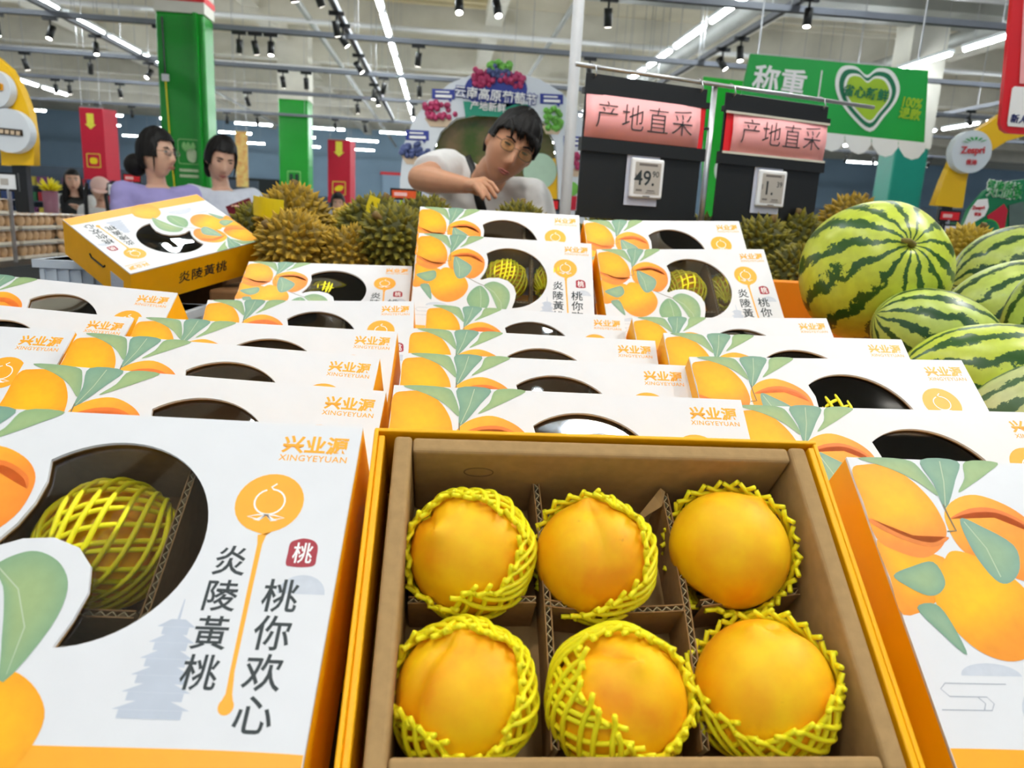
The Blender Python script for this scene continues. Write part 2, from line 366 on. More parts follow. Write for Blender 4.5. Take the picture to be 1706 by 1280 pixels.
def make_box(label):
    r = empty('peach_gift_box', label=label, cat='gift box', group='printed peach boxes on the display')
    ca = mobj('carton', me_carton, r); mobj('base', me_base, ca)
    ld = mobj('lid', me_lid, r); mobj('lid_liner', me_liner, ld); mobj('window_film', me_film, ld)
    for nm, me, M in PR: mobj(nm, me, ld, M)
    tr_ = mobj('tray', me_tray, r)
    for x in (.112, .2135): mobj('divider', me_dv, tr_, Matrix(((0, 1, 0, x), (-1, 0, 0, -.016), (0, 0, 1, -.016), (0, 0, 0, 1))))
    for x in (.018, .1165, .218): mobj('divider', me_dh, tr_, T(x, -.134, -.016))
    return r
proto_box = None
BOX = {}
def place_box(key, P, yaw, slope, spin, label, M=None):
    global proto_box
    if proto_box is None: proto_box = r = make_box(label)
    else: r = copy_tree(proto_box); r['label'] = label
    r.matrix_world = M if M is not None else box_matrix(P, yaw, slope, spin); BOX[key] = r
    return r
POSE = [
('E', (-.399,.505,1.085), 37.5, 1.1, 'large white peach box in the left foreground, netted fruit behind its window'),
('D', (-.401,.668,1.080), 39, 2.9, 'white peach box directly behind the left foreground box'),
('C', (-.424,.806,1.085), 39, 3.1, 'white peach box in the left column, third row from the front'),
('B', (-.421,.945,1.083), 40, 1.1, 'white peach box in the left column, fourth row from the front'),
('F', (-.766,.838,1.087), 39, 1.5, 'white peach box at the left photo edge with shaded logo, below the hidden one'),
('G', (-.762,.985,1.092), 39, 4.0, 'white peach box at the left photo edge, mostly hidden behind its neighbours'),
('A1', (-.757,1.118,1.112), 40, 4.2, 'white peach box at the left edge below the tilted orange box'),
('A2', (-.421,1.188,1.077), 40, -3.1, 'white peach box right of the tilted orange box, in the rear left row'),
('V', (-.453,1.516,1.116), 30, -2, 'flatly lying peach box in front of the durians, half in blue shade'),
('C1', (-.070,.663,1.074), 39, .3, 'white peach box right behind the open tray of peaches'),
('C2', (-.077,.824,1.074), 39, .3, 'white peach box in the middle column, second behind the open tray'),
('C3', (-.081,.964,1.081), 40, .7, 'white peach box in the middle column, third behind the open tray'),
('C4', (-.075,1.209,1.083), 42, 1.1, 'white peach box in the middle column, fourth behind the open tray'),
('U1', (-.107,1.411,1.192), 47, .9, 'upright peach box below the man, netted peach and slogan in view'),
('U2', (-.116,1.541,1.241), 47, .2, 'rearmost peach box of the middle column, just below the man'),
('R0', (.293,.530,1.062), 37.5, .1, 'peach box at the right foreground beside the open tray, large fruit print'),
('R1', (.247,.668,1.066), 39, -1.0, 'white peach box behind the right foreground box, cut by the right photo edge'),
('R2', (.246,.778+.03,1.086), 39, -2.2, 'right column peach box whose window shows yellow net and cardboard divider'),
('R3', (.250,.945,1.092), 40, -1.2, 'white peach box in the right column beside the green striped watermelons'),
('R4', (.255,1.165,1.083), 42, -2.9, 'white peach box in the right column, below the box with bright window reflection'),
('UR1', (.226,1.392,1.179), 47, -3.7, 'upright peach box left of the big watermelon, slogan and emblem in view'),
('UR2', (.216,1.520,1.231), 47, -3.5, 'rearmost peach box of the right column, under the price signs'),
]
for key, P, sl_, sp_, lab in POSE: place_box(key, P, 0, sl_, sp_, lab)
# tilted box resting on a crate
def Rzxy(a, b_, g_): return Matrix.Rotation(a, 4, 'Z') @ Matrix.Rotation(b_, 4, 'X') @ Matrix.Rotation(g_, 4, 'Y')
MT = T(-.503, 1.787, 1.147) @ Rzxy(4.16, -.42, .233)
place_box('TILT', None, 0, 0, 0, 'tilted orange sided peach box lying face up at the left', MT)
tb = BOX['TILT']
M_stk = mat('sticker_paper', srgb(196, 204, 222), .5, .12, 300)
st = mobj('price_sticker', MB().box((-.0003, -.022, -.018), (.0006, .022, .018)).mesh('price_sticker', M_stk), tb, T(BW, -.047, -.05))
hs = MB(); hs.tube([(BW+.0005, -.088, -.030), (BW+.0008, -.094, -.036), (BW+.0008, -.115, -.036), (BW+.0008, -.136, -.036), (BW+.0005, -.142, -.030)], .0022, 6); hs.build('hand_slot', M_blackp, tb)
# ------------------------------------------------------------------ open box, peaches, nets
OM = box_matrix((-.0665, .507, 1.0795), 1.1, 38.2, 0)
OMi = OM.inverted()
def on_open(px, py, z):
    o = OMi @ CAMP; d = OMi.to_3x3() @ ray(px, py); return o + d*((z-o.z)/d.z)
ob = empty('open_peach_box', label='open peach box showing six fruits in a brown tray, centre foreground', cat='gift box', mw=OM)
b = MB(); t = .003; dp = .088
b.box((0, -t, -dp), (BW, 0, -.0005)); b.box((0, -BL, -dp), (BW, -BL+t, -.0005)); b.box((0, -BL+t, -dp), (t, -t, .002)); b.box((BW-t, -BL+t, -dp), (BW, -t, -.0005)); b.box((t, -BL+t, -dp), (BW-t, -t, -dp+.002))
bevel_mod(b.build('carton', M_yel, ob), .0008)
# folded-in flap hanging inside the left and right carton walls
b = MB(); b.box((t, -BL+.01, -.06), (t+.0045, -.006, -.001)); bevel_mod(b.build('carton_flap', M_yel, ob), .001)
b = MB(); b.box((BW-t-.0045, -BL+.01, -.06), (BW-t, -.006, -.001)); bevel_mod(b.build('carton_flap', M_yel, ob), .001)
tx0, tx1, ty0, ty1 = .0145, .3145, -.0065, -.2225; wt = .0125
tr = mobj('tray', MB().box((tx0, ty1, -dp+.003), (tx1, ty0, -dp+.005)).mesh('tray', M_kraft), ob)
for a, c in (((tx0, ty1, -dp+.005), (tx0+wt, ty0, 0)), ((tx1-wt, ty1, -dp+.005), (tx1, ty0, 0)), ((tx0+wt+.0004, ty0-wt, -dp+.005), (tx1-wt-.0004, ty0, -.0012)), ((tx0+wt+.0004, ty1, -dp+.005), (tx1-wt-.0004, ty1+wt*.7, -.0012))):
    bevel_mod(mobj('tray_wall', MB().box(a, c).mesh('tray_wall', M_kraft), tr), .0028, 3)
ring = [(math.cos(2*PI*i/24)*.011, math.sin(2*PI*i/24)*.006) for i in range(24)]
M_score = mat('scored_board', srgb(118, 92, 60), .9, .1)
mobj('scored_ring', flat('scored_ring', [ring, [(x*.93, y*.9) for x, y in ring]], M_score, 0, .0002), tr, Matrix(((1, 0, 0, .075), (0, 0, -1, ty0-wt-.0003), (0, 1, 0, -.026), (0, 0, 0, 1))))
DZ = -.040
def divider_between(p, q, h, bend=0):
    p = on_open(*p, DZ); q = on_open(*q, DZ); d = q-p; a = math.atan2(d.y, d.x)
    mobj('divider', divider_mesh(d.length, h, bend), tr, T(p.x, p.y, DZ) @ Matrix.Rotation(a, 4, 'Z'))
hh = dp-.006+DZ
divider_between((893, 806), (925, 1250), hh, .002)
divider_between((1107, 822), (1176, 1250), hh, .003)
divider_between((680, 1000), (893, 999), hh, 0)
divider_between((907, 1004), (1143, 1012), hh, -.003)
divider_between((1168, 1005), (1331, 985), hh, 0)
# torn scrap of liner on the second divider
p = on_open(1098, 818, DZ); q = on_open(1075, 850, DZ)
b = MB(); b.add([(p.x, p.y, DZ+.004), (p.x+.004, p.y-.002, DZ+.002), (p.x+.001, p.y-.012, DZ-.002), (q.x-.006, q.y-.004, DZ-.014), (q.x-.004, q.y, DZ-.012), (p.x-.004, p.y-.004, DZ-.001)], [(0, 1, 2), (0, 2, 5), (5, 2, 3), (5, 3, 4)]); b.build('torn_flap', M_kraft, tr)

def peach_mat():
    m = bpy.data.materials.new('peach_skin'); m.use_nodes = True; nt = m.node_tree; bs = nt.nodes['Principled BSDF']; Ln = nt.links.new
    tc = nt.nodes.new('ShaderNodeTexCoord'); n1 = nt.nodes.new('ShaderNodeTexNoise'); n1.inputs['Scale'].default_value = 28; n1.inputs['Detail'].default_value = 4
    n2 = nt.nodes.new('ShaderNodeTexNoise'); n2.inputs['Scale'].default_value = 95; n2.inputs['Detail'].default_value = 6
    r1 = nt.nodes.new('ShaderNodeValToRGB'); e = r1.color_ramp.elements; e[0].position = .3; e[0].color = (*srgb(240, 152, 0), 1); e[1].position = .7; e[1].color = (*srgb(255, 200, 6), 1)
    r2 = nt.nodes.new('ShaderNodeValToRGB'); e = r2.color_ramp.elements; e[0].position = .70; e[0].color = (0, 0, 0, 1); e[1].position = .78; e[1].color = (1, 1, 1, 1)
    oi = nt.nodes.new('ShaderNodeObjectInfo'); ad = nt.nodes.new('ShaderNodeVectorMath'); Ln(tc.outputs['Object'], ad.inputs[0]); Ln(oi.outputs['Random'], ad.inputs[1])
    mx = nt.nodes.new('ShaderNodeMix'); mx.data_type = 'RGBA'; mx.inputs[7].default_value = (*srgb(150, 96, 30), 1)
    ml = nt.nodes.new('ShaderNodeMath'); ml.operation = 'MULTIPLY'; ml.inputs[1].default_value = .35
    Ln(ad.outputs[0], n1.inputs['Vector']); Ln(ad.outputs[0], n2.inputs['Vector']); Ln(n1.outputs['Fac'], r1.inputs['Fac']); Ln(n2.outputs['Fac'], r2.inputs['Fac']); Ln(r2.outputs['Color'], ml.inputs[0]); Ln(ml.outputs[0], mx.inputs[0])
    Ln(r1.outputs['Color'], mx.inputs[6]); Ln(mx.outputs[2], bs.inputs['Base Color']); bs.inputs['Roughness'].default_value = .55; bs.inputs['Specular IOR Level'].default_value = .35
    bs.inputs['Subsurface Weight'].default_value = .15; bs.inputs['Subsurface Scale'].default_value = .008
    bp = nt.nodes.new('ShaderNodeBump'); bp.inputs['Strength'].default_value = .12; bp.inputs['Distance'].default_value = .001; Ln(n2.outputs['Fac'], bp.inputs['Height']); Ln(bp.outputs['Normal'], bs.inputs['Normal'])
    return m
M_peach = peach_mat()
M_net = mat('foam_net', srgb(250, 234, 30), .5, .06, 40, sss=.15, spec=.3)
def peach_r(th, ph):
    """radius factor by polar angle from the tip and azimuth from the suture"""
    g = math.exp(-(ph/.20)**2)*math.sin(th)**.7 if th < 2.9 else 0
    r = 1-.11*g*math.exp(-((th-.9)/.9)**2)-.025*g
    r += .10*math.exp(-(th/.18)**2)-.05*math.exp(-((th-.28)/.16)**2)*math.exp(-(ph/.7)**2)
    r -= .16*math.exp(-((PI-th)/.28)**2)
    r += .018*math.sin(2*ph+.5)*math.sin(th)**2
    return r*(1-.04*math.cos(th)**2)
def peach_mesh(R):
    nu, nv = 56, 40; v = []; f = []
    for j in range(nv+1):
        th = PI*(j/nv)
        for i in range(nu):
            ph = -PI+2*PI*i/nu; s = R*peach_r(th, ph); v.append((s*math.sin(th)*math.cos(ph), s*math.sin(th)*math.sin(ph), s*math.cos(th)))
    for j in range(nv):
        for i in range(nu): f.append((j*nu+i, (j+1)*nu+i, (j+1)*nu+(i+1) % nu, j*nu+(i+1) % nu))
    return from_py('peach', v, f, M_peach, True)
def basis(a, twist=0):
    a = Vector(a).normalized(); q = Vector((0, 0, 1)).rotation_difference(a); return q.to_matrix().to_4x4() @ Matrix.Rotation(twist, 4, 'Z')
def net_mesh(R, alpha, N=25, k=.85, sr=.00175, seed=1, squash=.96):
    """foam sleeve: two crossing families of strands around the fruit, open inside polar angle alpha"""
    rnd = random.Random(seed); b = MB(); wob = [rnd.uniform(-.12, .12) for _ in range(N)]
    for fam in (-1, 1):
        for i in range(N):
            ph0 = 2*PI*i/N; edge = alpha+wob[i]*.7+.10*math.sin(2*ph0+seed)+.08*math.sin(3*ph0+2*seed); pts = []; n = 20
            for j in range(-2, n+1):
                th = edge+(2.85-edge)*j/n; ph = ph0+fam*k*(th-edge)
                lift = .0016+fam*.0007+(.0035 if j == -2 else (.0016 if j == -1 else 0))+.0008*math.sin(7*ph+seed)
                if j < 0: th = edge+.045*j
                r = R*(1-.03*math.cos(th)**2)+lift
                pts.append((r*math.sin(th)*math.cos(ph), r*math.sin(th)*math.sin(ph), r*math.cos(th)*squash if th > PI/2 else r*math.cos(th)))
            b.tube(pts, sr, 6)
    return b.mesh('foam_net', M_net, True)
OPEN = [ # pixel centre, z, radius, tip dir, suture twist, net opening dir, net alpha, label
 ((783, 925), .0425, (-.55, -.05, .83), 2.2, (-.30, -.32, .9), 1.02, 'rear left of the open tray, net hooded over its top'),
 ((988, 932), .0415, (-.15, .72, .68), -1.5, (-.60, -.22, .76), 1.32, 'rear middle of the open tray, deep groove at its top'),
 ((1212, 918), .0430, (.55, .70, .45), 1.0, (-.45, -.25, .86), 1.58, 'rear right of the open tray, nearly bare of net'),
 ((772, 1160), .0430, (-.10, .62, .78), 3.9, (-.16, -.10, .98), .98, 'front left of the open tray, bump and groove on top'),
 ((1028, 1168), .0425, (.12, .22, .97), 2.6, (.26, -.08, .96), .92, 'front middle of the open tray, net over its left half'),
 ((1270, 1150), .0440, (-.25, .62, .74), .4, (-.32, .34, .88), 1.24, 'front right of the open tray, brown blemish near its top')]
for i, ((px, py), R, ax, tw, od, al, where) in enumerate(OPEN):
    c = on_open(px, py, -dp+.006+R); c = OM @ Vector((c.x, c.y, -dp+.006+R+.002))
    M = OM.to_3x3().to_4x4()
    o = mobj('peach', peach_mesh(R*.985), None, T(*c) @ M @ basis(ax, tw) @ Matrix.Scale(1.0, 4)); tag(o, 'yellow peach at the '+where, 'peach', 'peaches in the open tray')
    n = mobj('foam_net', net_mesh(R, al, seed=i+1), None, T(*c) @ M @ basis(od, .3*i)); tag(n, 'yellow foam net around the peach at the '+where.split(',')[0], 'foam net', 'foam nets in the open tray')
# fruit inside the boxes whose windows show it
pm = peach_mesh(.0345); nm_ = net_mesh(.0355, .35, N=22, seed=9, k=.7, sr=.0016)
INS = [('E', .163, -.076, 'left foreground box'), ('R2', .163, -.068, 'right column box beside the watermelons'), ('U1', .163, -.068, 'upright box below the man'), ('U1', .262, -.068, 'upright box below the man, right cell'), ('UR1', .163, -.068, 'upright box left of the big watermelon'), ('UR1', .262, -.068, 'box left of the big watermelon, right cell'), ('V', .163, -.068, 'flatly lying box before the durians'), ('R0', .163, -.068, 'right foreground box')]
for i, (key, x, y, where) in enumerate(INS):
    bm_ = BOX[key].matrix_world if False else [m for m in [BOX[key].matrix_basis]][0]
    M = bm_ @ T(x, y, -BT+.004+.0385) @ Matrix.Diagonal((1.18, 1.28, 1, 1))
    tag(mobj('peach', pm, None, M @ basis((.2, .3, .9), i)), 'netted peach behind the window of the '+where, 'peach', 'peaches inside closed boxes')
    tag(mobj('foam_net', nm_, None, M @ basis((-.5, -.75, .25), i*.7)), 'yellow foam net behind the window of the '+where, 'foam net', 'foam nets inside closed boxes')
# ------------------------------------------------------------------ display tables and supports
M_wood = mat('table_board', srgb(120, 92, 60), .7, .2, 12)
M_skirt = mat('orange_skirt', srgb(235, 140, 15), .5, .06, 10)
M_brown = mat('brown_cardboard', srgb(120, 84, 48), .85, .12, 60)
def table(name, x0, x1, y0, y1, z, label, skirt=None, th=.035):
    r = empty(name, ((x0+x1)/2, (y0+y1)/2, 0), label=label, cat='display table'); hx, hy = (x1-x0)/2, (y1-y0)/2
    bevel_mod(MB().box((-hx, -hy, z-th), (hx, hy, z)).build('table_top', M_wood, r), .004)
    for sx in (-1, 1):
        for sy in (-1, 1): MB().box((sx*(hx-.06)-.025, sy*(hy-.06)-.025, 0), (sx*(hx-.06)+.025, sy*(hy-.06)+.025, z-th)).build('leg', M_blackp, r)
    if skirt: MB().box((-hx, -hy-.008, z-.14), (hx, -hy, z-.002)).build('front_board', skirt, r)
    return r
table('display_table', -1.25, .60, .14, 1.20, .845, 'wooden display table under the rows of white peach boxes', M_skirt)
table('display_table', -1.25, .60, 1.205, 2.36, .845, 'wooden display table under the upright peach boxes and durians', None)
def crate(name, x0, x1, y0, y1, z0, z1, m, label, ribs=0, cat='crate'):
    r = empty(name, ((x0+x1)/2, (y0+y1)/2, z0), label=label, cat=cat); hx, hy, h = (x1-x0)/2, (y1-y0)/2, z1-z0
    bevel_mod(MB().box((-hx, -hy, 0), (hx, hy, h)).build('body', m, r), .006)
    for i in range(ribs):
        x = -hx+.012+(2*hx-.024)*i/(ribs-1); MB().box((x-.004, -hy-.005, .01), (x+.004, -hy, h-.02)).build('rib', m, r)
    if ribs: MB().box((-hx-.008, -hy-.008, h-.018), (hx+.008, hy+.008, h)).build('rim', m, r)
    return r
crate('riser_box', -.13, .56, 1.262, 1.385, .845, .952, M_brown, 'brown cardboard riser hidden under the upright peach boxes', cat='riser')
crate('riser_box', -.14, .56, 1.39, 1.66, .845, 1.002, M_brown, 'taller brown cardboard riser under the rearmost peach boxes', cat='riser')
crate('riser_box', -.47, -.145, 1.33, 1.62, .845, .915, M_brown, 'low brown cardboard riser under the flatly lying peach box', cat='riser')
M_crate = mat('white_crate', srgb(205, 216, 228), .4, .05, 30)
crate('plastic_crate', -.97, -.61, 1.55, 1.715, .845, .998, M_crate, 'pale white ribbed plastic crate under the tilted orange box', 13)
crate('cardboard_box', -.60, -.49, 1.70, 1.895, .845, 1.035, M_brown, 'dark brown cardboard box propping the tilted peach box at its right', cat='box')
crate('plastic_crate', -.985, -.80, 1.725, 1.98, .845, 1.083, M_crate, 'taller pale plastic crate behind the ribbed crate, under the tilted box', 7)
crate('cardboard_box', -.79, -.62, 1.85, 2.05, .845, 1.10, M_brown, 'brown cardboard box propping the tilted peach box from behind', cat='box')
crate('durian_bin', -.47, 1.02, 1.70, 2.36, .845, 1.0, M_brown, 'brown cardboard bin carrying the durians', cat='bin')
# melon stand: sloping board
r = empty('melon_stand', (1.05, 1.2, 0), label='orange cardboard stand under the watermelon pile', cat='display stand')
b = MB(); b.add([(-.43, -.75, 0), (.55, -.75, 0), (.55, .48, 0), (-.43, .48, 0), (-.43, -.75, .78), (.55, -.75, .78), (.55, .48, .95), (-.43, .48, .95)], [(3,2,1,0),(4,5,6,7),(0,1,5,4),(1,2,6,5),(2,3,7,6),(3,0,4,7)]); b.build('body', M_skirt, r)
MB().box((-.44, -.76, 0), (.56, -.752, .84)).build('front_board', M_brown, r)
MB().box((-.43, .40, .95), (-.12, .48, 1.12)).build('side_flap', M_skirt, r)

# ------------------------------------------------------------------ watermelons
def melon_mat(seed, light, dark):
    m = bpy.data.materials.new('melon_rind'); m.use_nodes = True; nt = m.node_tree; bs = nt.nodes['Principled BSDF']; Ln = nt.links.new
    N = nt.nodes.new; tc = N('ShaderNodeTexCoord'); sp = N('ShaderNodeSeparateXYZ')
    n0 = N('ShaderNodeTexNoise'); n0.inputs['Scale'].default_value = 17; n0.inputs['Detail'].default_value = 7; n0.inputs['Roughness'].default_value = .7
    mp = N('ShaderNodeMapping'); mp.inputs['Location'].default_value = (seed, seed*.7, 0); Ln(tc.outputs['Object'], mp.inputs['Vector']); Ln(mp.outputs[0], n0.inputs['Vector'])
    Ln(tc.outputs['Object'], sp.inputs[0]); at = N('ShaderNodeMath'); at.operation = 'ARCTAN2'; Ln(sp.outputs[1], at.inputs[0]); Ln(sp.outputs[0], at.inputs[1])
    def mth(op, a, bv):
        q = N('ShaderNodeMath'); q.operation = op
        for i, s in enumerate((a, bv)):
            if s is None: continue
            if isinstance(s, (int, float)): q.inputs[i].default_value = s
            else: Ln(s, q.inputs[i])
        return q.outputs[0]
    ph = mth('ADD', mth('MULTIPLY', at.outputs[0], 13), mth('MULTIPLY', mth('SUBTRACT', n0.outputs['Fac'], .5), 11))
    st = mth('SINE', ph, None)
    st = mth('ADD', st, mth('MULTIPLY', mth('SUBTRACT', n0.outputs['Fac'], .5), 2.2))
    rp = N('ShaderNodeValToRGB'); e = rp.color_ramp.elements; e[0].position = .66; e[0].color = (0, 0, 0, 1); e[1].position = .76; e[1].color = (1, 1, 1, 1)
    Ln(mth('ADD', mth('MULTIPLY', st, .5), .5), rp.inputs['Fac'])
    n2 = N('ShaderNodeTexNoise'); n2.inputs['Scale'].default_value = 60; n2.inputs['Detail'].default_value = 4; Ln(mp.outputs[0], n2.inputs['Vector'])
    lm = N('ShaderNodeMix'); lm.data_type = 'RGBA'; lm.inputs[6].default_value = (*light, 1); lm.inputs[7].default_value = (*[c*.62 for c in light], 1); Ln(n2.outputs['Fac'], lm.inputs[0])
    mx = N('ShaderNodeMix'); mx.data_type = 'RGBA'; Ln(rp.outputs['Color'], mx.inputs[0]); Ln(lm.outputs[2], mx.inputs[6]); mx.inputs[7].default_value = (*dark, 1)
    Ln(mx.outputs[2], bs.inputs['Base Color']); bs.inputs['Roughness'].default_value = .32; bs.inputs['Specular IOR Level'].default_value = .45
    return m
MM = [melon_mat(1, srgb(206, 222, 74), srgb(44, 84, 30)), melon_mat(5, srgb(196, 214, 100), srgb(34, 74, 34)), melon_mat(9, srgb(206, 216, 150), srgb(70, 100, 66))]
M_mstem = mat('melon_stem', srgb(120, 110, 50), .8, .2, 60)
def melon(px, py, Y, rad, elong, axis, mi, label, stem=False):
    c = atY(px, py, Y); r = empty('watermelon', c, label=label, cat='watermelon', group='striped watermelons in the pile')
    r.rotation_euler = basis(axis).to_euler()
    b = MB(); nu, nv = 56, 36; v = []; f = []
    for j in range(nv+1):
        th = PI*j/nv
        for i in range(nu):
            a = 2*PI*i/nu; q = rad*(1+.012*math.cos(5*a)*math.sin(th)); z = math.cos(th)*rad*elong
            if stem and th < .25: z -= .012*math.exp(-(th/.09)**2)
            v.append((q*math.sin(th)*math.cos(a), q*math.sin(th)*math.sin(a), z))
    for j in range(nv):
        for i in range(nu): f.append((j*nu+i, (j+1)*nu+i, (j+1)*nu+(i+1) % nu, j*nu+(i+1) % nu))
    b.add(v, f); b.build('rind', MM[mi], r, True)
    if stem: MB().tube([(0, 0, rad*elong-.014), (.002, 0, rad*elong-.004), (-.008, .002, rad*elong+.003), (-.02, .004, rad*elong+.002)], [.007, .006, .005, .004], 8).build('stem', M_mstem, r, True)
melon(1455, 455, 1.36, .132, 1.02, (-.04, -.89, .44), 0, 'biggest round watermelon with stem scar facing the viewer, above the pile', True)
melon(1700, 470, 1.72, .135, 1.15, (.9, -.2, .1), 1, 'watermelon at the back of the pile, at the right photo edge under a kiwi standee')
melon(1690, 533, 1.42, .115, 1.25, (.85, -.3, .45), 1, 'watermelon lying behind the bright lime one, broad dark stripes')
melon(1562, 566, 1.20, .082, 1.35, (.85, -.2, -.3), 1, 'small dark watermelon tucked under the biggest round one')
melon(1685, 642, 1.00, .088, 1.75, (.97, -.15, -.05), 0, 'bright lime watermelon lying lengthwise beside the right column of boxes')
melon(1790, 520, 1.18, .092, 1.3, (.5, -.2, .8), 1, 'dark upright watermelon cut by the right photo edge')
melon(1755, 718, .88, .090, 1.3, (.8, -.3, .4), 2, 'pale dusty watermelon lowest in the pile at the right edge')

# ------------------------------------------------------------------ durians
def durian_mat():
    return mat('durian_husk', (1, 1, 1), .6, .25, 35, attr=True, spec=.3)
M_dur = durian_mat()
def durian_mesh(seed, R, elong, tip, base, N=270, hgt=.024):
    rnd = random.Random(seed); b = MB(); rr = lambda d: R*(1+.06*math.sin(5*math.atan2(d.y, d.x)+seed)*(1-d.z*d.z))
    nu, nv = 28, 18; v = []; f = []
    for j in range(nv+1):
        th = PI*j/nv
        for i in range(nu):
            a = 2*PI*i/nu; d = Vector((math.sin(th)*math.cos(a), math.sin(th)*math.sin(a), math.cos(th))); q = rr(d)*.985; v.append((d.x*q, d.y*q, d.z*q*elong))
    for j in range(nv):
        for i in range(nu): f.append((j*nu+i, (j+1)*nu+i, (j+1)*nu+(i+1) % nu, j*nu+(i+1) % nu))
    b.add(v, f, 0, base)
    for k in range(N):
        z = 1-2*(k+.5)/N; a = k*2.399963; s = math.sqrt(1-z*z); d = Vector((s*math.cos(a), s*math.sin(a), z)); d = (d+Vector((rnd.uniform(-.05, .05) for _ in range(3)))).normalized()
        q = rr(d)*.97; c = Vector((d.x*q, d.y*q, d.z*q*elong)); n = Vector((d.x, d.y, d.z/elong)).normalized(); u = n.orthogonal().normalized(); w_ = n.cross(u); br = R*1.95/math.sqrt(N)*1.12; h = hgt*rnd.uniform(.75, 1.2)
        tl = n+Vector((rnd.uniform(-.2, .2) for _ in range(3)))
        ring_ = [c+(u*math.cos(2*PI*i/5)+w_*math.sin(2*PI*i/5))*br for i in range(5)]; top = c+tl*h; mid = [p.lerp(top, .55)*1.0+(c-p)*.12 for p in ring_]
        vs = ring_+mid+[top]; fs = [(i, (i+1) % 5, 5+(i+1) % 5, 5+i) for i in range(5)]+[(5+i, 5+(i+1) % 5, 10) for i in range(5)]
        mcol = tuple(base[t_]*.4+tip[t_]*.6 for t_ in range(3)); b.add(vs, fs, 0, [base]*5+[mcol]*5+[tip])
    return b.mesh('husk', M_dur, False, True)
DM = [durian_mesh(1, .10, 1.15, srgb(214, 174, 56), srgb(112, 90, 20)), durian_mesh(2, .10, 1.25, srgb(156, 144, 44), srgb(66, 66, 16)), durian_mesh(3, .095, 1.1, srgb(240, 205, 80), srgb(150, 124, 30), 300, .02)]
ms_d = MB().tube([(0, 0, 0), (.002, 0, .012), (.004, .003, .024)], [.011, .009, .010], 8).mesh('stalk', mat('durian_stalk', srgb(120, 96, 50), .8, .2, 40), True)
M_tape = mat('yellow_tape', srgb(240, 215, 20), .35, .05, 20)
def durian(px, py, Y, k, sc, axis, label, tw=None):
    c = atY(px, py, Y); r = empty('durian', c, label=label, cat='durian', group='durians behind the peach boxes'); r.rotation_euler = basis(axis, px if tw is None else tw).to_euler(); r.scale = (sc,)*3
    mobj('husk', DM[k], r); el = (1.15, 1.25, 1.1)[k]*(.095 if k == 2 else .10); mobj('stalk', ms_d, r, T(0, 0, el-.006)); return r
def tape(r, a0, a1, z0, z1, R, nm='tape_band'):
    b = MB(); n = 8; v = []
    for i in range(n+1):
        a = a0+(a1-a0)*i/n
        for z, q in ((z0, R), (z1, R)): v.append((q*math.cos(a), q*math.sin(a), z))
    b.add(v, [(2*i, 2*i+2, 2*i+3, 2*i+1) for i in range(n)]); o = b.build(nm, M_tape, r); s = o.modifiers.new('thickness', 'SOLIDIFY'); s.thickness = .0015
d2 = durian(488, 376, 2.06, 0, .90, (.05, -.1, 1), 'tall golden durian with yellow tape at the left of the durian row', 0)
d1 = durian(496, 418, 1.80, 0, .82, (-.5, -.5, .5), 'golden brown durian in front, right of the tilted orange box')
durian(432, 402, 2.14, 1, .80, (-.3, .2, .9), 'green durian half hidden behind the tilted orange box')
durian(585, 396, 2.22, 2, .85, (.2, .3, .9), 'pale yellow durian at the back between two darker ones')
d4 = durian(618, 398, 2.0, 1, .88, (.3, -.1, .9), 'dark olive durian with raised yellow strip at its top', 0)
durian(662, 415, 1.80, 1, .85, (-.3, -.6, .6), 'olive green durian just left of the upright peach boxes')
durian(700, 392, 2.16, 1, .88, (.5, .2, .8), 'dark durian behind the upright box, left of the man')
durian(580, 432, 1.80, 0, .70, (.6, -.5, .4), 'small brown durian low between two larger ones')
durian(862, 402, 1.96, 1, .78, (.1, .2, .9), 'durian in a pale net ring directly below the man')
durian(1000, 412, 2.2, 1, .78, (.5, .1, .8), 'durian below the left price sign, leftmost there')
durian(1085, 414, 2.12, 1, .82, (-.2, .2, .9), 'durian under the middle of the left price sign')
durian(1165, 416, 2.2, 1, .80, (.4, -.2, .9), 'durian under the right end of the left price sign')
durian(1258, 430, 1.96, 1, .85, (.2, -.3, .9), 'durian below the left half of the right price sign')
durian(1325, 414, 2.18, 1, .85, (-.2, -.3, .9), 'dark durian below the right price sign, behind others')
durian(1325, 462, 1.83, 1, .72, (.6, -.5, .3), 'shaded durian left of the big watermelon')
durian(1412, 384, 2.30, 0, .90, (.3, -.3, 1.2), 'brown durian with stalk behind the right price sign')
durian(1605, 432, 1.98, 2, .85, (.2, -.3, .9), 'bright yellow spiky durian right of the big watermelon')
tape(d2, -2.45, -1.55, .03, .085, .122); tape(d4, -2.1, -1.6, .07, .13, .07, 'tape_band')

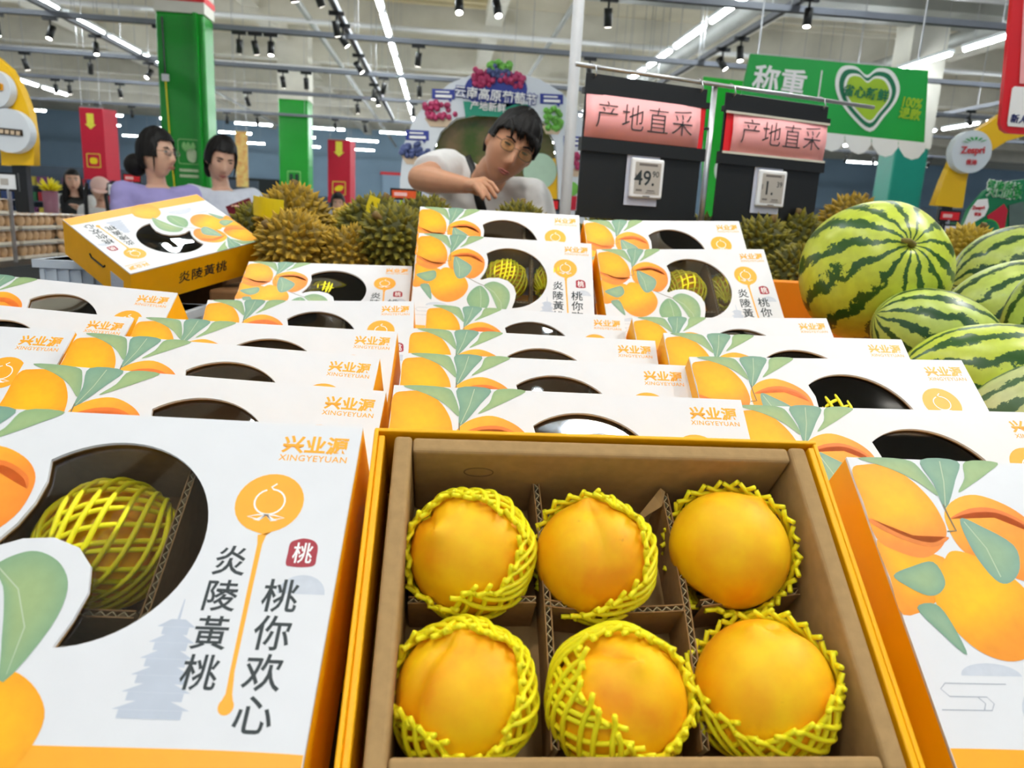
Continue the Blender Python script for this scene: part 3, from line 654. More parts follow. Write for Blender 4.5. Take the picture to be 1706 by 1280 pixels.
# ------------------------------------------------------------------ price signs on their rail
SA, SB = atY(975, 116, 1.9), atY(1452, 182, 2.23); SB.z = SA.z
sd = (SB-SA); SLEN = sd.length; syaw = math.atan2(sd.y, sd.x)
SM = T(*SA) @ Matrix.Rotation(syaw, 4, 'Z')      # x along rail, -y toward viewer, z up
rail = empty('sign_stand', label='thin steel stand and rail carrying the two price signs', cat='sign stand', mw=SM)
MB().tube([(-.02, .012, .012), (SLEN+.02, .012, .012)], .0055, 8).build('rail', M_metal, rail, True)
MB().tube([(.402, .02, .012), (.402, .02, -SA.z+1.055)], .008, 8).build('post', M_metal, rail, True)
MB().tube([(.402, .02, -.10), (.35, .02, -.10)], .004, 8).build('brace', M_blackp, rail, True)
M_pink = mat('pink_paper', srgb(252, 176, 178), .6, .03, 20); M_red = mat('red_card', srgb(226, 22, 34), .45, .06, 30); M_eink = mat('eink_screen', srgb(178, 172, 164), .4, .03, 30)
M_card = mat('white_card', srgb(206, 210, 226), .5, .04, 30); M_lip = mat('clear_lip', srgb(210, 205, 190), .2, .05, 30); M_strip = mat('red_orange_card', srgb(235, 90, 30), .45, .2, 60)
XZ = Matrix(((1, 0, 0, 0), (0, 0, -1, 0), (0, 1, 0, 0), (0, 0, 0, 1)))   # flat xy art -> upright, facing -y
def rrect(w_, h, r, n=5):
    out = []
    for cx, cy, a0 in ((w_/2-r, h/2-r, 0), (-w_/2+r, h/2-r, PI/2), (-w_/2+r, -h/2+r, PI), (w_/2-r, -h/2+r, 1.5*PI)):
        out += [(cx+r*math.cos(a0+PI/2*i/n), cy+r*math.sin(a0+PI/2*i/n)) for i in range(n+1)]
    return out
def price_sign(x0, W, big, small, lip, tagx, label):
    r = empty('price_sign', label=label, cat='price sign', group='black hanging price signs', mw=SM @ T(x0, 0, 0)); H = .345
    bevel_mod(MB().box((0, .006, -.045), (W, .012, -.004)).build('header_panel', M_blackp, r), .001)
    MB().box((-.006, -.002, -.053), (W+.006, .014, -.038)).build('upper_bar', M_blackp, r)
    MB().box((0, .004, -.19), (W, .010, -.04)).build('back_panel', M_blackp, r)
    MB().box((-.006, -.004, -.187), (W+.006, .014, -.155)).build('lower_bar', M_blackp, r)
    if lip:
        for z in (-.054, -.157): MB().box((-.002, -.006, z-.003), (W+.002, -.002, z+.003)).build('clear_lip', M_lip, r)
    MB().box((0, .006, -H), (W, .012, -.18)).build('lower_panel', M_blackp, r); MB().box((-.002, 0, -H-.004), (W+.002, .014, -H+.012)).build('bottom_bar', M_blackp, r)
    MB().box((.004, .001, -.158), (W-.004, .0025, -.050)).build('red_card', M_red, r)
    a, b_ = ((.0, W-.020) if not lip else (.026, W-.002))
    n = 12; v = []
    for i in range(n+1):
        x = a+(b_-a)*i/n; y = -.0005-.006*math.sin(PI*i/n)*.6
        v += [(x, y, -.154), (x, y-.004, -.103), (x, y, -.052)]
    q = MB().add(v, [(3*i+k, 3*i+3+k, 3*i+4+k, 3*i+1+k) for i in range(n) for k in (0, 1)]).build('pink_sheet', M_pink, r, True); q.modifiers.new('thickness', 'SOLIDIFY').thickness = .0006
    for i, ch in enumerate('产地直采'):
        mobj('sheet_lettering', text(ch, .070, M_black, -.012), r, T(a+(b_-a)*(.17+.22*i), -.0085, -.098) @ XZ)
    for x in (.022, W-.022):
        MB().tube([(x, .009, -.016), (x, -.004, -.006), (x+.002, .006, .014), (x, .022, .022), (x, .024, .008)], .002, 6).build('hook', M_metal, r, True)
    # white card and electronic shelf tag
    bevel_mod(MB().box((tagx-.058, .002, -.312), (tagx+.042, .005, -.183)).build('white_card', M_card, r), .001)
    tg = MB().box((-.050, -.010, -.050), (.050, .002, .050)).build('electronic_tag', M_whitep, r, mw=T(tagx, 0, -.243)); bevel_mod(tg, .009, 4)
    mobj('screen', flat('screen', [rrect(.078, .080, .002)], M_eink, 0, .0004), tg, T(0, -.0104, .000) @ XZ)
    mobj('price_lettering', text(big, .052, M_black, .012), tg, T(-.010, -.0108, .001) @ XZ); mobj('price_lettering', text(small, .021, M_black, .008), tg, T(.024, -.0108, .012) @ XZ)
    M_d = mat('faint_print', srgb(110, 104, 100), .5, .1)
    for x, z, w_, h in ((0, .034, .056, .006), (-.024, -.030, .018, .005), (.012, -.030, .024, .003), (.012, -.035, .03, .002), (0, -.0445, .022, .0025), (-.036, .004, .003, .014)):
        mobj('faint_print', flat('faint_print', [rrect(w_, h, .0005)], M_d, 0, .0002), tg, T(x, -.0107, z) @ XZ)
    return r
price_sign(.008, .362, '49.', '90', False, .190, 'black hanging price sign reading 49.90 with pink sheet, nearer the man')
price_sign(.432, .362, '1.', '39', True, .180, 'black hanging price sign reading 1.39 with pink sheet, above the big watermelon')
# white pole
p0, p1 = atY(957, -30, 2.45), atY(936, 356, 2.45); pz = (p0.x+p1.x)/2
po = empty('white_pole', (atY(938, 330, 2.45).x+.012, 2.47, 0), label='slim white upright pole between the man and the price signs', cat='pole')
MB().tube([(0, 0, 0), (0, 0, 3.3)], .018, 16).build('shaft', M_whitep, po, True); MB().tube([(0, 0, 0), (0, 0, .02)], .07, 20).build('foot', M_whitep, po, True)
# ------------------------------------------------------------------ the hall
SR = Matrix.Rotation(math.radians(2.7), 4, 'Z')
def struct(name, me, parent=None, mw=None):
    o = mobj(name, me, parent, mw)
    if parent is None: o['kind'] = 'structure'
    return o
def floor_mat():
    m = mat('floor_tile', srgb(196, 192, 184), .25, .06, 3); nt = m.node_tree; bs = nt.nodes['Principled BSDF']
    tc = nt.nodes.new('ShaderNodeTexCoord'); br = nt.nodes.new('ShaderNodeTexBrick'); br.offset = 0; br.inputs['Scale'].default_value = 1; br.inputs['Brick Width'].default_value = .8; br.inputs['Row Height'].default_value = .8; br.inputs['Mortar Size'].default_value = .004
    br.inputs['Color1'].default_value = (*srgb(200, 196, 188), 1); br.inputs['Color2'].default_value = (*srgb(192, 189, 182), 1); br.inputs['Mortar'].default_value = (*srgb(130, 126, 120), 1)
    nt.links.new(tc.outputs['Object'], br.inputs['Vector']); nt.links.new(br.outputs['Color'], bs.inputs['Base Color']); return m
M_ceil = mat('ceiling_paint', srgb(218, 210, 190), .8, .16, .8); M_deck = mat('roof_deck', srgb(226, 212, 172), .7, .15, 2); M_beam = mat('beam_paint', srgb(226, 222, 210), .7, .15, 1.5)
M_duct = mat('duct_metal', srgb(170, 172, 168), .5, .15, 2, metal=.3); M_track = mat('track_grey', srgb(120, 124, 134), .4, .1, 5); M_wall = mat('wall_blue_grey', srgb(140, 166, 188), .8, .12, .6)
M_tube = mat('tube_glow', (1, 1, 1), .5, .01, emit=62, ecol=(.9, .97, 1)); M_lens = mat('spot_glow', (1, 1, 1), .5, .01, emit=16, ecol=(1, .95, .86)); M_house = mat('lamp_housing', srgb(225, 230, 232), .4, .05)
M_green = mat('green_paint', srgb(8, 150, 34), .35, .06, 3); M_teal = mat('teal_paint', srgb(10, 128, 108), .4, .06, 3)
fl_ = struct('floor', MB().box((-40, -8, -.05), (40, 48, 0)).mesh('floor', floor_mat()), None, SR)
CZ = 5.6
ce = struct('ceiling', MB().box((-40, -8, CZ), (40, 48, CZ+.1)).mesh('ceiling', M_ceil), None, SR)
wb = struct('wall_back', MB().box((-40, 44, 0), (40, 44.2, CZ)).mesh('wall_back', M_wall), None, SR)
def cpart(name, a, b_, m): return mobj(name, MB().box(a, b_).mesh(name, m), ce)
for y in (4.2, 8.6, 13.0, 17.4, 21.8, 26.2, 30.6, 35): cpart('cross_beam', (-38, y-.2, CZ-.55), (38, y+.2, CZ), M_beam)
for x in (-9.2, -4.1, 1.0, 6.2, 11.4): cpart('long_beam', (x-.18, -7, CZ-.38), (x+.18, 43, CZ), M_beam)
for k in range(34):                                   # ribbed roof deck over the middle bays
    y = 5.0+k*.36
    cpart('deck_rib', (-4.0, y, CZ-.10), (.9, y+.16, CZ), M_deck)
for k in range(22): cpart('deck_rib', (6.3, 5.2+k*.55, CZ-.08), (11.3, 5.3+k*.55, CZ), M_beam)
for x, z, r_ in ((-2.6, 4.7, .06), (2.2, 4.9, .05), (4.7, 4.6, .16), (-7.6, 4.8, .05), (9.0, 4.7, .12)):
    mobj('pipe', MB().tube([(x, -6, z), (x, 43, z)], r_, 10).mesh('pipe', M_duct, True), ce)
for y, z in ((6.2, 4.55), (10.8, 4.6), (15.4, 4.65), (20, 4.6)): mobj('conduit', MB().tube([(-20, y, z), (20, y, z)], .045, 8).mesh('conduit', M_whitep, True), ce)
cpart('air_duct', (-3.4, 9.2, 4.75), (1.2, 10.2, 5.15), M_duct); cpart('air_duct', (1.5, 11.8, 4.7), (9.5, 12.8, 5.1), M_duct); cpart('air_duct', (-12, 12, 4.8), (-5, 13, 5.2), M_duct)
# pillars
def pillar(px, Y, wd, m, gz, label, dp_=.7, band_=True):
    c = atY(px, 300, Y); r = empty('pillar', (c.x, Y, 0), (0, 0, math.radians(2.7))); r['kind'] = 'structure'; h = wd/2
    bevel_mod(MB().box((-h, 0, 0), (h, dp_, gz)).build('green_cladding', m, r), .03, 3)
    MB().box((-h-.01, -.01, gz), (h+.01, dp_+.01, CZ)).build('plaster_shaft', M_beam, r)
    if band_: MB().box((-h-.02, -.02, gz+.13), (h+.02, dp_+.02, gz+.2)).build('red_band', M_red, r)
    r['label'] = label; return r
pl1 = pillar(311, 10, .58, M_green, 3.47, 'wide green pillar with red band behind the two women', .4)
MB().box((.17, -.06, 0), (.22, .01, 3.47)).build('cable_duct', M_green, pl1)
MB().tube([(-.20, -.02, 3.4), (-.19, -.03, 2.75)], .012, 6).build('cable', M_blackp, pl1); MB().box((-.23, -.05, 2.66), (-.15, -.01, 2.74)).build('junction_box', M_whitep, pl1)
MB().tube([(-.19, -.03, 2.66), (-.17, -.03, 1.9), (-.14, -.03, 1.3)], .010, 6).build('yellow_cable', M_tape, pl1)
M_lime = mat('pale_green_print', srgb(150, 215, 130), .5, .1, 20); M_cab = mat('cabbage_print', srgb(205, 225, 180), .5, .15, 30)
fr = rrect(.26, .31, .03); mobj('vegetable_poster', flat('vegetable_poster', [fr, [(x*.93, y*.93) for x, y in fr]], M_lime, 0, .004), pl1, T(.04, -.008, 1.83) @ XZ)
mobj('cabbage_print', flat('cabbage_print', [smooth_loop([(-.01, -.12), (.06, -.12), (.075, 0), (.03, .04), (-.03, .02), (-.04, -.06)], 4)], M_cab, 0, .004), pl1, T(.06, -.008, 1.83) @ XZ)
for a in (-.05, .0, .06): mobj('leaf_print', flat('leaf_print', [smooth_loop([(a*.6, .0), (a-.03, .06), (a, .12), (a+.03, .06)], 4)], M_lime, 0, .004), pl1, T(.04, -.008, 1.83) @ XZ)
for z in (1.60, 1.53): mobj('poster_caption', flat('poster_caption', [rrect(.24, .035, .004)], M_cab, 0, .004), pl1, T(.04, -.008, z) @ XZ)
pl2 = pillar(490, 20, .74, M_green, 3.85, 'distant green pillar behind the durians', band_=False)
fr = rrect(.34, .4, .03); mobj('vegetable_poster', flat('vegetable_poster', [fr, [(x*.9, y*.9) for x, y in fr]], M_lime, 0, .004), pl2, T(0, -.008, 1.9) @ XZ)
for x in (-.07, .07): mobj('vegetable_print', flat('vegetable_print', [rrect(.09, .30, .03)], mat('dark_green_print', srgb(20, 60, 40), .5, .1), 0, .004), pl2, T(x, -.008, 1.88) @ XZ)
pillar(1512, 13, .62, M_teal, 2.75, 'teal green pillar behind the big watermelon', .5, False)

# fluorescent tube rows and lighting tracks
def tube_fixture(name, ln):
    r = empty(name, cat='tube light', group='fluorescent tube lights', label='white fluorescent tube light hanging under the market ceiling')
    MB().box((-.05, -ln/2, .02), (.05, ln/2, .07)).build('housing', M_house, r); MB().tube([(0, -ln/2+.03, 0), (0, ln/2-.03, 0)], .033, 8).build('tube', M_tube, r, True)
    for s in (-1, 1): MB().tube([(0, s*ln*.35, .07), (0, s*ln*.35, CZ-4.05)], .006, 4).build('hanger', M_metal, r)
    return r
tf = tube_fixture('tube_light', 1.35); first = True
def put_tube(x, y, z, rz, row='cross'):
    global first
    o = tf if first else copy_tree(tf); first = False
    o['label'] = 'white fluorescent tube light in the '+row+' row under the ceiling'
    o.matrix_world = SR @ T(x, y, z) @ Matrix.Rotation(rz, 4, 'Z')
for x, y0, y1 in ((-6.1, 9.3, 22), (-.95, 9.4, 24), (3.7, 5.4, 24), (7.8, 7.4, 24), (-11, 12, 24), (13, 12, 24)):
    y = y0
    while y < y1: put_tube(x, y, 4.05, 0, {-6.1: 'left lengthwise', -.95: 'middle lengthwise', 3.7: 'right lengthwise', 7.8: 'far right lengthwise', -11: 'leftmost lengthwise', 13: 'rightmost lengthwise'}[x]); y += 1.62
for y in (-3, .6):
    put_tube(.62, y, 4.05, 0, 'overhead')
for y in (-4, -1.5, 1, 3.2):
    for x, nm in ((-6.1, 'left lengthwise'), (-.95, 'middle lengthwise'), (3.7, 'right lengthwise')): put_tube(x, y, 4.05, 0, nm)
for y, z, ph in ((25.5, 4.05, .8), (29, 4.05, .3), (33, 4.05, 1.2), (38, 4.05, .6)):
    x = -15+ph
    while x < 17: put_tube(x, y, z, PI/2, {25.5: 'nearest cross', 29: 'second cross', 33: 'third cross', 38: 'farthest cross'}[y]); x += 2.1 if y < 25 else 2.6
TZ = 3.42
def track(pts, label):
    r = empty('lighting_track', label=label, cat='lighting track', group='lighting tracks')
    r.matrix_world = SR
    a, b_ = Vector(pts[0]), Vector(pts[1]); d = (b_-a).normalized(); n = Vector((-d.y, d.x, 0))*.035
    MB().add([a-n, b_-n, b_+n, a+n, a-n+Vector((0, 0, .06)), b_-n+Vector((0, 0, .06)), b_+n+Vector((0, 0, .06)), a+n+Vector((0, 0, .06))], [(3,2,1,0),(4,5,6,7),(0,1,5,4),(1,2,6,5),(2,3,7,6),(3,0,4,7)]).build('rail', M_track, r)
    n2 = n*.5; z = Vector((0, 0, -.006)); MB().add([a-n2+z, b_-n2+z, b_+n2+z, a+n2+z, a-n2, b_-n2, b_+n2, a+n2], [(3,2,1,0),(4,5,6,7),(0,1,5,4),(1,2,6,5),(2,3,7,6),(3,0,4,7)]).build('slot', M_blackp, r)
    m = int((b_-a).length/2.5)
    for i in range(m+1):
        p = a.lerp(b_, (i+.5)/(m+1)); MB().tube([p+Vector((0, 0, .06)), Vector((p.x, p.y, CZ))], .006, 4).build('hanger', M_metal, r)
for i, y in enumerate((7.9, 10.7, 13.4, 16.2, 20.0)): track(((-14, y, TZ), (14, y, TZ)), ('nearest', 'second', 'third', 'fourth', 'farthest')[i]+' grey cross track with spotlights under the ceiling')
for x, y0, y1, nm in ((-5.05, 3, 16.2, 'left lengthwise'), (-1.3, 3, 20, 'middle lengthwise'), (3.55, 3, 16.2, 'right lengthwise'), (9.3, 9.5, 16.2, 'far right lengthwise')): track(((x, y0, TZ+.07), (x, y1, TZ+.07)), nm+' grey track with spotlights under the ceiling')
def spot_fixture():
    r = empty('track_spotlight', cat='spotlight', group='track spotlights', label='black cylindrical spotlight clipped to a ceiling track')
    MB().box((-.09, -.02, -.045), (.09, .02, 0)).build('adapter', M_blackp, r); MB().tube([(.0, 0, -.045), (0, 0, -.13)], .012, 8).build('arm', M_blackp, r, True)
    can = MB().tube([(0, 0, .085), (0, 0, -.085)], .042, 16).build('can', M_blackp, r, True); can.matrix_local = T(0, 0, -.19)
    MB().tube([(0, 0, -.0855), (0, 0, -.0875)], .034, 16).build('lens', M_lens, can, True); return r
sf = spot_fixture(); sfirst = True
def put_spot(x, y, z, tilt, az):
    global sfirst
    o = sf if sfirst else copy_tree(sf); sfirst = False
    o['label'] = 'black cylindrical spotlight on the '+{7.9: 'nearest cross', 10.7: 'second cross', 13.4: 'third cross', 16.2: 'fourth cross', 20.0: 'farthest cross'}.get(y, {-1.3: 'middle lengthwise', 3.55: 'right lengthwise', -5.05: 'left lengthwise', 9.3: 'far right lengthwise'}.get(x, 'ceiling'))+' track'
    o.matrix_world = SR @ T(x, y, z)
    for ch in o.children:
        if ch.name.startswith('can'): ch.matrix_local = T(0, 0, -.19) @ Matrix.Rotation(az, 4, 'Z') @ Matrix.Rotation(tilt, 4, 'X')
rs = random.Random(4)
def spot_px(px, Yt, tilt=None):
    p = SR.inverted() @ atY(px, 100, Yt/1.0); put_spot(p.x, Yt, TZ, rs.uniform(-.6, .6) if tilt is None else tilt, rs.uniform(-.6, .6))
for px in (107, 285, 492, 762, 825, 1010): spot_px(px, 7.9, rs.choice([.35, -.5]))
for px in (20, 104, 277, 404, 430, 455, 697, 985, 1310, 1500): spot_px(px, 10.7)
for px in (60, 163, 474, 512, 640, 700, 1040, 1150, 1225): spot_px(px, 13.4, rs.uniform(.1, .6))
for px in (105, 127, 208, 415, 597, 690, 1480, 1560, 1650): spot_px(px, 16.2, rs.uniform(0, .6))
for px in (40, 170, 225, 380, 430, 560, 610, 1450, 1500, 1600): spot_px(px, 20.0, .4)
for x, ys in ((-1.3, (8.3, 9.6, 10.2, 12.0, 14.6, 15.4)), (3.55, (5.9, 6.5, 7.6, 9.3, 9.9)), (-5.05, (9, 12, 14)), (9.3, (11, 13))):
    for y in ys: put_spot(x, y, TZ+.07, rs.uniform(-.7, .7), rs.uniform(0, 6))

# ------------------------------------------------------------------ signs and stands in the middle distance
M_arrow = mat('yellow_arrow', srgb(235, 225, 70), .5, .08, 10); M_crim = mat('crimson_cloth', srgb(196, 14, 48), .5, .08, 4); M_yel2 = mat('sun_yellow', srgb(250, 196, 12), .45, .05, 4)
def hang_banner(px, Y, w_, z0, z1, m, label, folded=0):
    c = atY(px, 300, Y); r = empty('hanging_banner', (c.x, Y, 0), label=label, cat='banner')
    MB().box((-w_/2, -.01, z0), (w_/2, .01, z1)).build('cloth', m, r)
    if folded: MB().add([(w_/2, -.01, z0), (w_/2+folded, .25, z0), (w_/2+folded, .25, z1), (w_/2, -.01, z1)], [(0, 1, 2, 3)]).build('side_cloth', m, r).modifiers.new('t', 'SOLIDIFY').thickness = .01
    for s in (-1, 1): MB().tube([(s*w_*.4, 0, z1), (s*w_*.4, 0, CZ)], .005, 4).build('cord', M_metal, r)
    MB().tube([(-w_/2, 0, z1), (w_/2, 0, z1)], .012, 6).build('rod', M_metal, r); return r
arrow = lambda s: [(-.5*s, 1.2*s), (.5*s, 1.2*s), (.5*s, -.3*s), (.8*s, -.3*s), (0, -1*s), (-.8*s, -.3*s), (-.5*s, -.3*s)]
h1 = hang_banner(160, 14, .40, 1.50, 2.72, M_crim, 'crimson hanging banner with yellow arrow, left of the woman in lavender', .12)
mobj('arrow_print', flat('arrow_print', [arrow(.12)], M_arrow, 0, .004), h1, T(-.02, -.014, 2.48) @ XZ); fr = rrect(.24, .24, .02)
mobj('frame_print', flat('frame_print', [fr, [(x*.9, y*.9) for x, y in fr]], M_arrow, 0, .004), h1, T(-.01, -.014, 1.83) @ XZ); mobj('fruit_print', flat('fruit_print', [smooth_loop([(-.06, .03), (0, .05), (.06, .03), (.05, -.05), (-.05, -.05)], 4)], M_tape, 0, .004), h1, T(-.01, -.014, 1.83) @ XZ)
h2 = hang_banner(565, 14, .40, 1.32, 2.42, M_crim, 'crimson hanging banner with yellow arrow and lemon, behind the durians', .05)
mobj('arrow_print', flat('arrow_print', [arrow(.12)], M_arrow, 0, .004), h2, T(0, -.014, 2.25) @ XZ); mobj('frame_print', flat('frame_print', [fr, [(x*.9, y*.9) for x, y in fr]], M_arrow, 0, .004), h2, T(0, -.014, 1.58) @ XZ)
mobj('fruit_print', flat('fruit_print', [smooth_loop([(-.08, -.02), (-.03, .04), (.05, .05), (.08, .02), (.04, -.04), (-.04, -.05)], 4)], M_tape, 0, .004), h2, T(0, -.014, 1.58) @ XZ)
h3 = hang_banner(404, 16, .24, 1.55, 2.65, mat('fruit_cloth', srgb(238, 216, 130), .5, .3, 9, col2=srgb(225, 160, 90)), 'pale yellow hanging banner right of the green pillar')
# big green weighing banner
GY = 4.6
def px_poly(pts, Y, org): return [((atY(x, y, Y)-org).x, (atY(x, y, Y)-org).z) for x, y in pts]
def standee(name, px_pts, Y, m, label, cat, depth=.02, loops=None):
    org = atY(*px_pts[0], Y); r = empty(name, (org.x, Y, 0), label=label, cat=cat)
    lp = [((atY(x, y, Y)).x-org.x, (atY(x, y, Y)).z) for x, y in px_pts]
    ls = [lp]+([[((atY(x, y, Y)).x-org.x, (atY(x, y, Y)).z) for x, y in q] for q in loops] if loops else [])
    me = flat('board', ls, m, 0, depth); mobj('board', me, r, XZ); r['ox'] = org.x; return r
def art(r, px_pts, Y, m, name, lift=.012, sm=0, loops=None):
    f = lambda q: [((atY(x, y, Y)).x-r.location.x, (atY(x, y, Y)).z) for x, y in q]
    lp = f(px_pts); lp = smooth_loop(lp, sm) if sm else lp
    mobj(name, flat(name, [lp]+([f(q) for q in loops] if loops else []), m, 0, .003), r, T(0, -lift, 0) @ XZ)
def art_text(r, body, px, py, Y, hpx, m, bold=.02, lift=.016, rot=0, sx=1, name='lettering', spacing=1):
    p = atY(px, py, Y); mobj(name, text(body, hpx*Y/FPX, m, bold, sx=sx, spacing=spacing, th=.003), r, T(p.x-r.location.x, -lift, p.z) @ XZ @ Matrix.Rotation(math.radians(rot), 4, 'Z'))
def ell_px(cx, cy, rx, ry, n=28): return [(cx+rx*math.cos(2*PI*i/n), cy+ry*math.sin(2*PI*i/n)) for i in range(n)]
M_bgreen = mat('banner_green', srgb(14, 168, 66), .4, .06, 3); M_lgreen = mat('lime_print', srgb(168, 205, 40), .5, .08, 6); M_dgreen = mat('deep_green_print', srgb(10, 120, 80), .5, .08, 6)
gb = standee('weighing_banner', [(1250, 90), (1545, 118), (1538, 245), (1221, 212)], GY, M_bgreen, 'large green hanging banner with heart emblem and scalloped white hem', 'banner')
for i in range(7):
    x = 1228+i*44.5; y = 206+i*4.6; art(gb, [(x, y), (x+44, y+4.6), (x+43, y+18), (x+33, y+30), (x+22, y+33), (x+10, y+28), (x+1, y+14)], GY, M_wink, 'white_scallop', .013)
heart = [(0, -.75), (-.35, -1), (-.8, -.95), (-1, -.5), (-.9, .05), (-.5, .6), (.1, 1.05), (.55, .55), (.95, 0), (1.05, -.5), (.8, -.95), (.35, -1)]
for s, m, lf in ((1, M_wink, .013), (.88, M_dgreen, .016), (.74, M_wink, .019), (.66, M_lgreen, .022)): art(gb, [(1442+x*52*s, 165+y*52*s+x*4) for x, y in heart], GY, m, 'heart_print', lf, 4)
art_text(gb, '省心新鲜', 1439, 156, GY, 19, M_dgreen, .02, .027, -4); art_text(gb, '称重', 1297, 136, GY, 44, M_wink, .02, .014, -4)
art(gb, [(1367, 118), (1369, 118), (1362, 168), (1360, 168)], GY, M_wink, 'divider_print'); art_text(gb, '100%', 1518, 172, GY, 20, M_lgreen, .03, .014, -4, .8); art_text(gb, '退款', 1514, 190, GY, 18, M_lgreen, .03, .014, -4)
for x in (1262, 1530):
    p = atY(x, 100, GY); MB().tube([(p.x-gb.location.x, 0, p.z-.03), (p.x-gb.location.x, 0, CZ)], .005, 4).build('hanger', M_metal, gb)
# green side panel behind it
GP = 4.9
sp_ = standee('green_panel', [(1172, 128), (1242, 136), (1236, 350), (1190, 352), (1188, 420), (1168, 420)], GP, mat('bright_green', srgb(30, 190, 50), .4, .06, 3), 'bright green upright panel behind the two price signs', 'sign panel')
art(sp_, ell_px(1205, 285, 16, 24), GP, M_wink, 'emblem_print', .013, 0, [ell_px(1205, 285, 12, 19)]); art(sp_, ell_px(1201, 287, 8, 13), GP, M_lgreen, 'emblem_print', .014)
p = atY(1180, 300, GP); MB().box((p.x-sp_.location.x-.06, 0, 0), (p.x-sp_.location.x+.06, .06, 1.3)).build('foot_post', M_metal, sp_)
# grape festival arch
AY = 4.2
outer = [(666, 345), (667, 300), (674, 240), (690, 200), (715, 168), (750, 140), (785, 126), (820, 119), (860, 122), (900, 134), (935, 155), (960, 185), (980, 225), (988, 270), (990, 345)]
inner = [(929, 345), (929, 290), (924, 240), (908, 205), (880, 190), (800, 190), (760, 198), (735, 220), (722, 252), (717, 300), (716, 345)]
M_archw = mat('arch_white', srgb(222, 228, 234), .4, .04, 4)
ga = standee('grape_arch', outer+inner, AY, M_archw, 'white arch shaped grape festival display behind the man', 'display arch', .05)
M_vine = mat('vine_print', srgb(70, 92, 28), .25, .3, 9, col2=srgb(128, 106, 70))
art(ga, inner, AY, M_vine, 'vine_backdrop', -.05)
art(ga, [(878, 345), (929, 345), (929, 262), (905, 268), (885, 290)], AY, M_yel2, 'yellow_print', -.02); art(ga, ell_px(900, 285, 28, 30), AY, mat('mint_print', srgb(186, 216, 190), .5, .06), 'mint_print', -.015)
M_gpink, M_gblue, M_ggreen = mat('pink_grape', srgb(196, 60, 110), .4, .25, 12), mat('blue_grape', srgb(84, 98, 150), .4, .25, 12), mat('green_grape', srgb(120, 196, 80), .4, .25, 12)
M_bub = mat('blue_label', srgb(44, 60, 150), .5, .06); M_bowl = mat('bowl_print', srgb(214, 190, 160), .5, .08)
gm = {}
def grape_bunch(px, py, w_, h, m, n=26):
    p = atY(px, py, AY); k = (px+py) % 7; b = MB(); s = AY/FPX; rn = random.Random(int(px))
    for i in range(n):
        a = rn.uniform(0, 2*PI); q = math.sqrt(rn.random()); b.ell(((q*math.cos(a)*w_/2)*s, -.02-rn.random()*.02, (q*math.sin(a)*h/2)*s), (4.6*s,)*3, 8, 6)
    b.build('grape_bunch', m, ga, True, mw=T(p.x-ga.location.x, 0, p.z))
art(ga, ell_px(826, 150, 52, 32), AY, M_bub, 'violet_disc', .027)
for a in ((804, 131, 40, 26, M_gpink), (853, 135, 40, 22, M_gpink), (832, 122, 36, 18, M_gblue), (833, 111, 36, 12, M_ggreen), (731, 186, 54, 26, M_gpink), (692, 252, 46, 22, M_gblue), (919, 200, 34, 34, M_ggreen), (952, 270, 30, 30, M_gpink)): grape_bunch(*a)
for cx, cy, w_ in ((731, 206, 46), (692, 268, 46), (919, 218, 34), (952, 288, 32)): art(ga, [(cx-w_/2, cy-8), (cx+w_/2, cy-6), (cx+w_*.3, cy+7), (cx-w_*.3, cy+6)], AY, M_bowl, 'bowl_print', .027)
for cx, cy in ((739, 158), (696, 226), (918, 166), (957, 236)):
    art(ga, [(cx-19, cy-9), (cx+19, cy-7), (cx+19, cy+9), (cx+14, cy+9), (cx+12, cy+14), (cx+8, cy+9), (cx-19, cy+8)], AY, M_bub, 'caption_bubble', .027)
    art(ga, [(cx-13, cy-5), (cx+10, cy-4), (cx+10, cy-1.5), (cx-13, cy-2.5)], AY, M_wink, 'caption_line', .031); art(ga, [(cx-13, cy+1), (cx+14, cy+2), (cx+14, cy+6.5), (cx-13, cy+5.5)], AY, M_wink, 'caption_line', .031)
art(ga, [(772, 170), (884, 176), (880, 196), (832, 196), (788, 194), (776, 198)], AY, mat('jade_print', srgb(30, 150, 120), .5, .06), 'green_ribbon', .027)
art_text(ga, '云南高原葡萄节', 826, 161, AY, 18.5, M_bub, .07, .032, -3); art_text(ga, '云南高原葡萄节', 826, 161, AY, 18.5, M_wink, .01, .036, -3); art_text(ga, '产地新鲜', 813, 179, AY, 14, M_wink, .01, .033, -2)
art(ga, [(666, 345), (716, 345), (716, 322), (690, 318), (668, 330)], AY, M_lgreen, 'meadow_print', .027); art(ga, ell_px(951, 315, 12, 12), AY, M_ggreen, 'pear_print', .027); art(ga, [(942, 327), (960, 327), (958, 350), (944, 350)], AY, M_crim, 'red_print', .027)
for x in (690, 960):
    p = atY(x, 345, AY); MB().box((p.x-ga.location.x-.08, -.02, 0), (p.x-ga.location.x+.08, .02, p.z+.01)).build('base_leg', M_archw, ga)
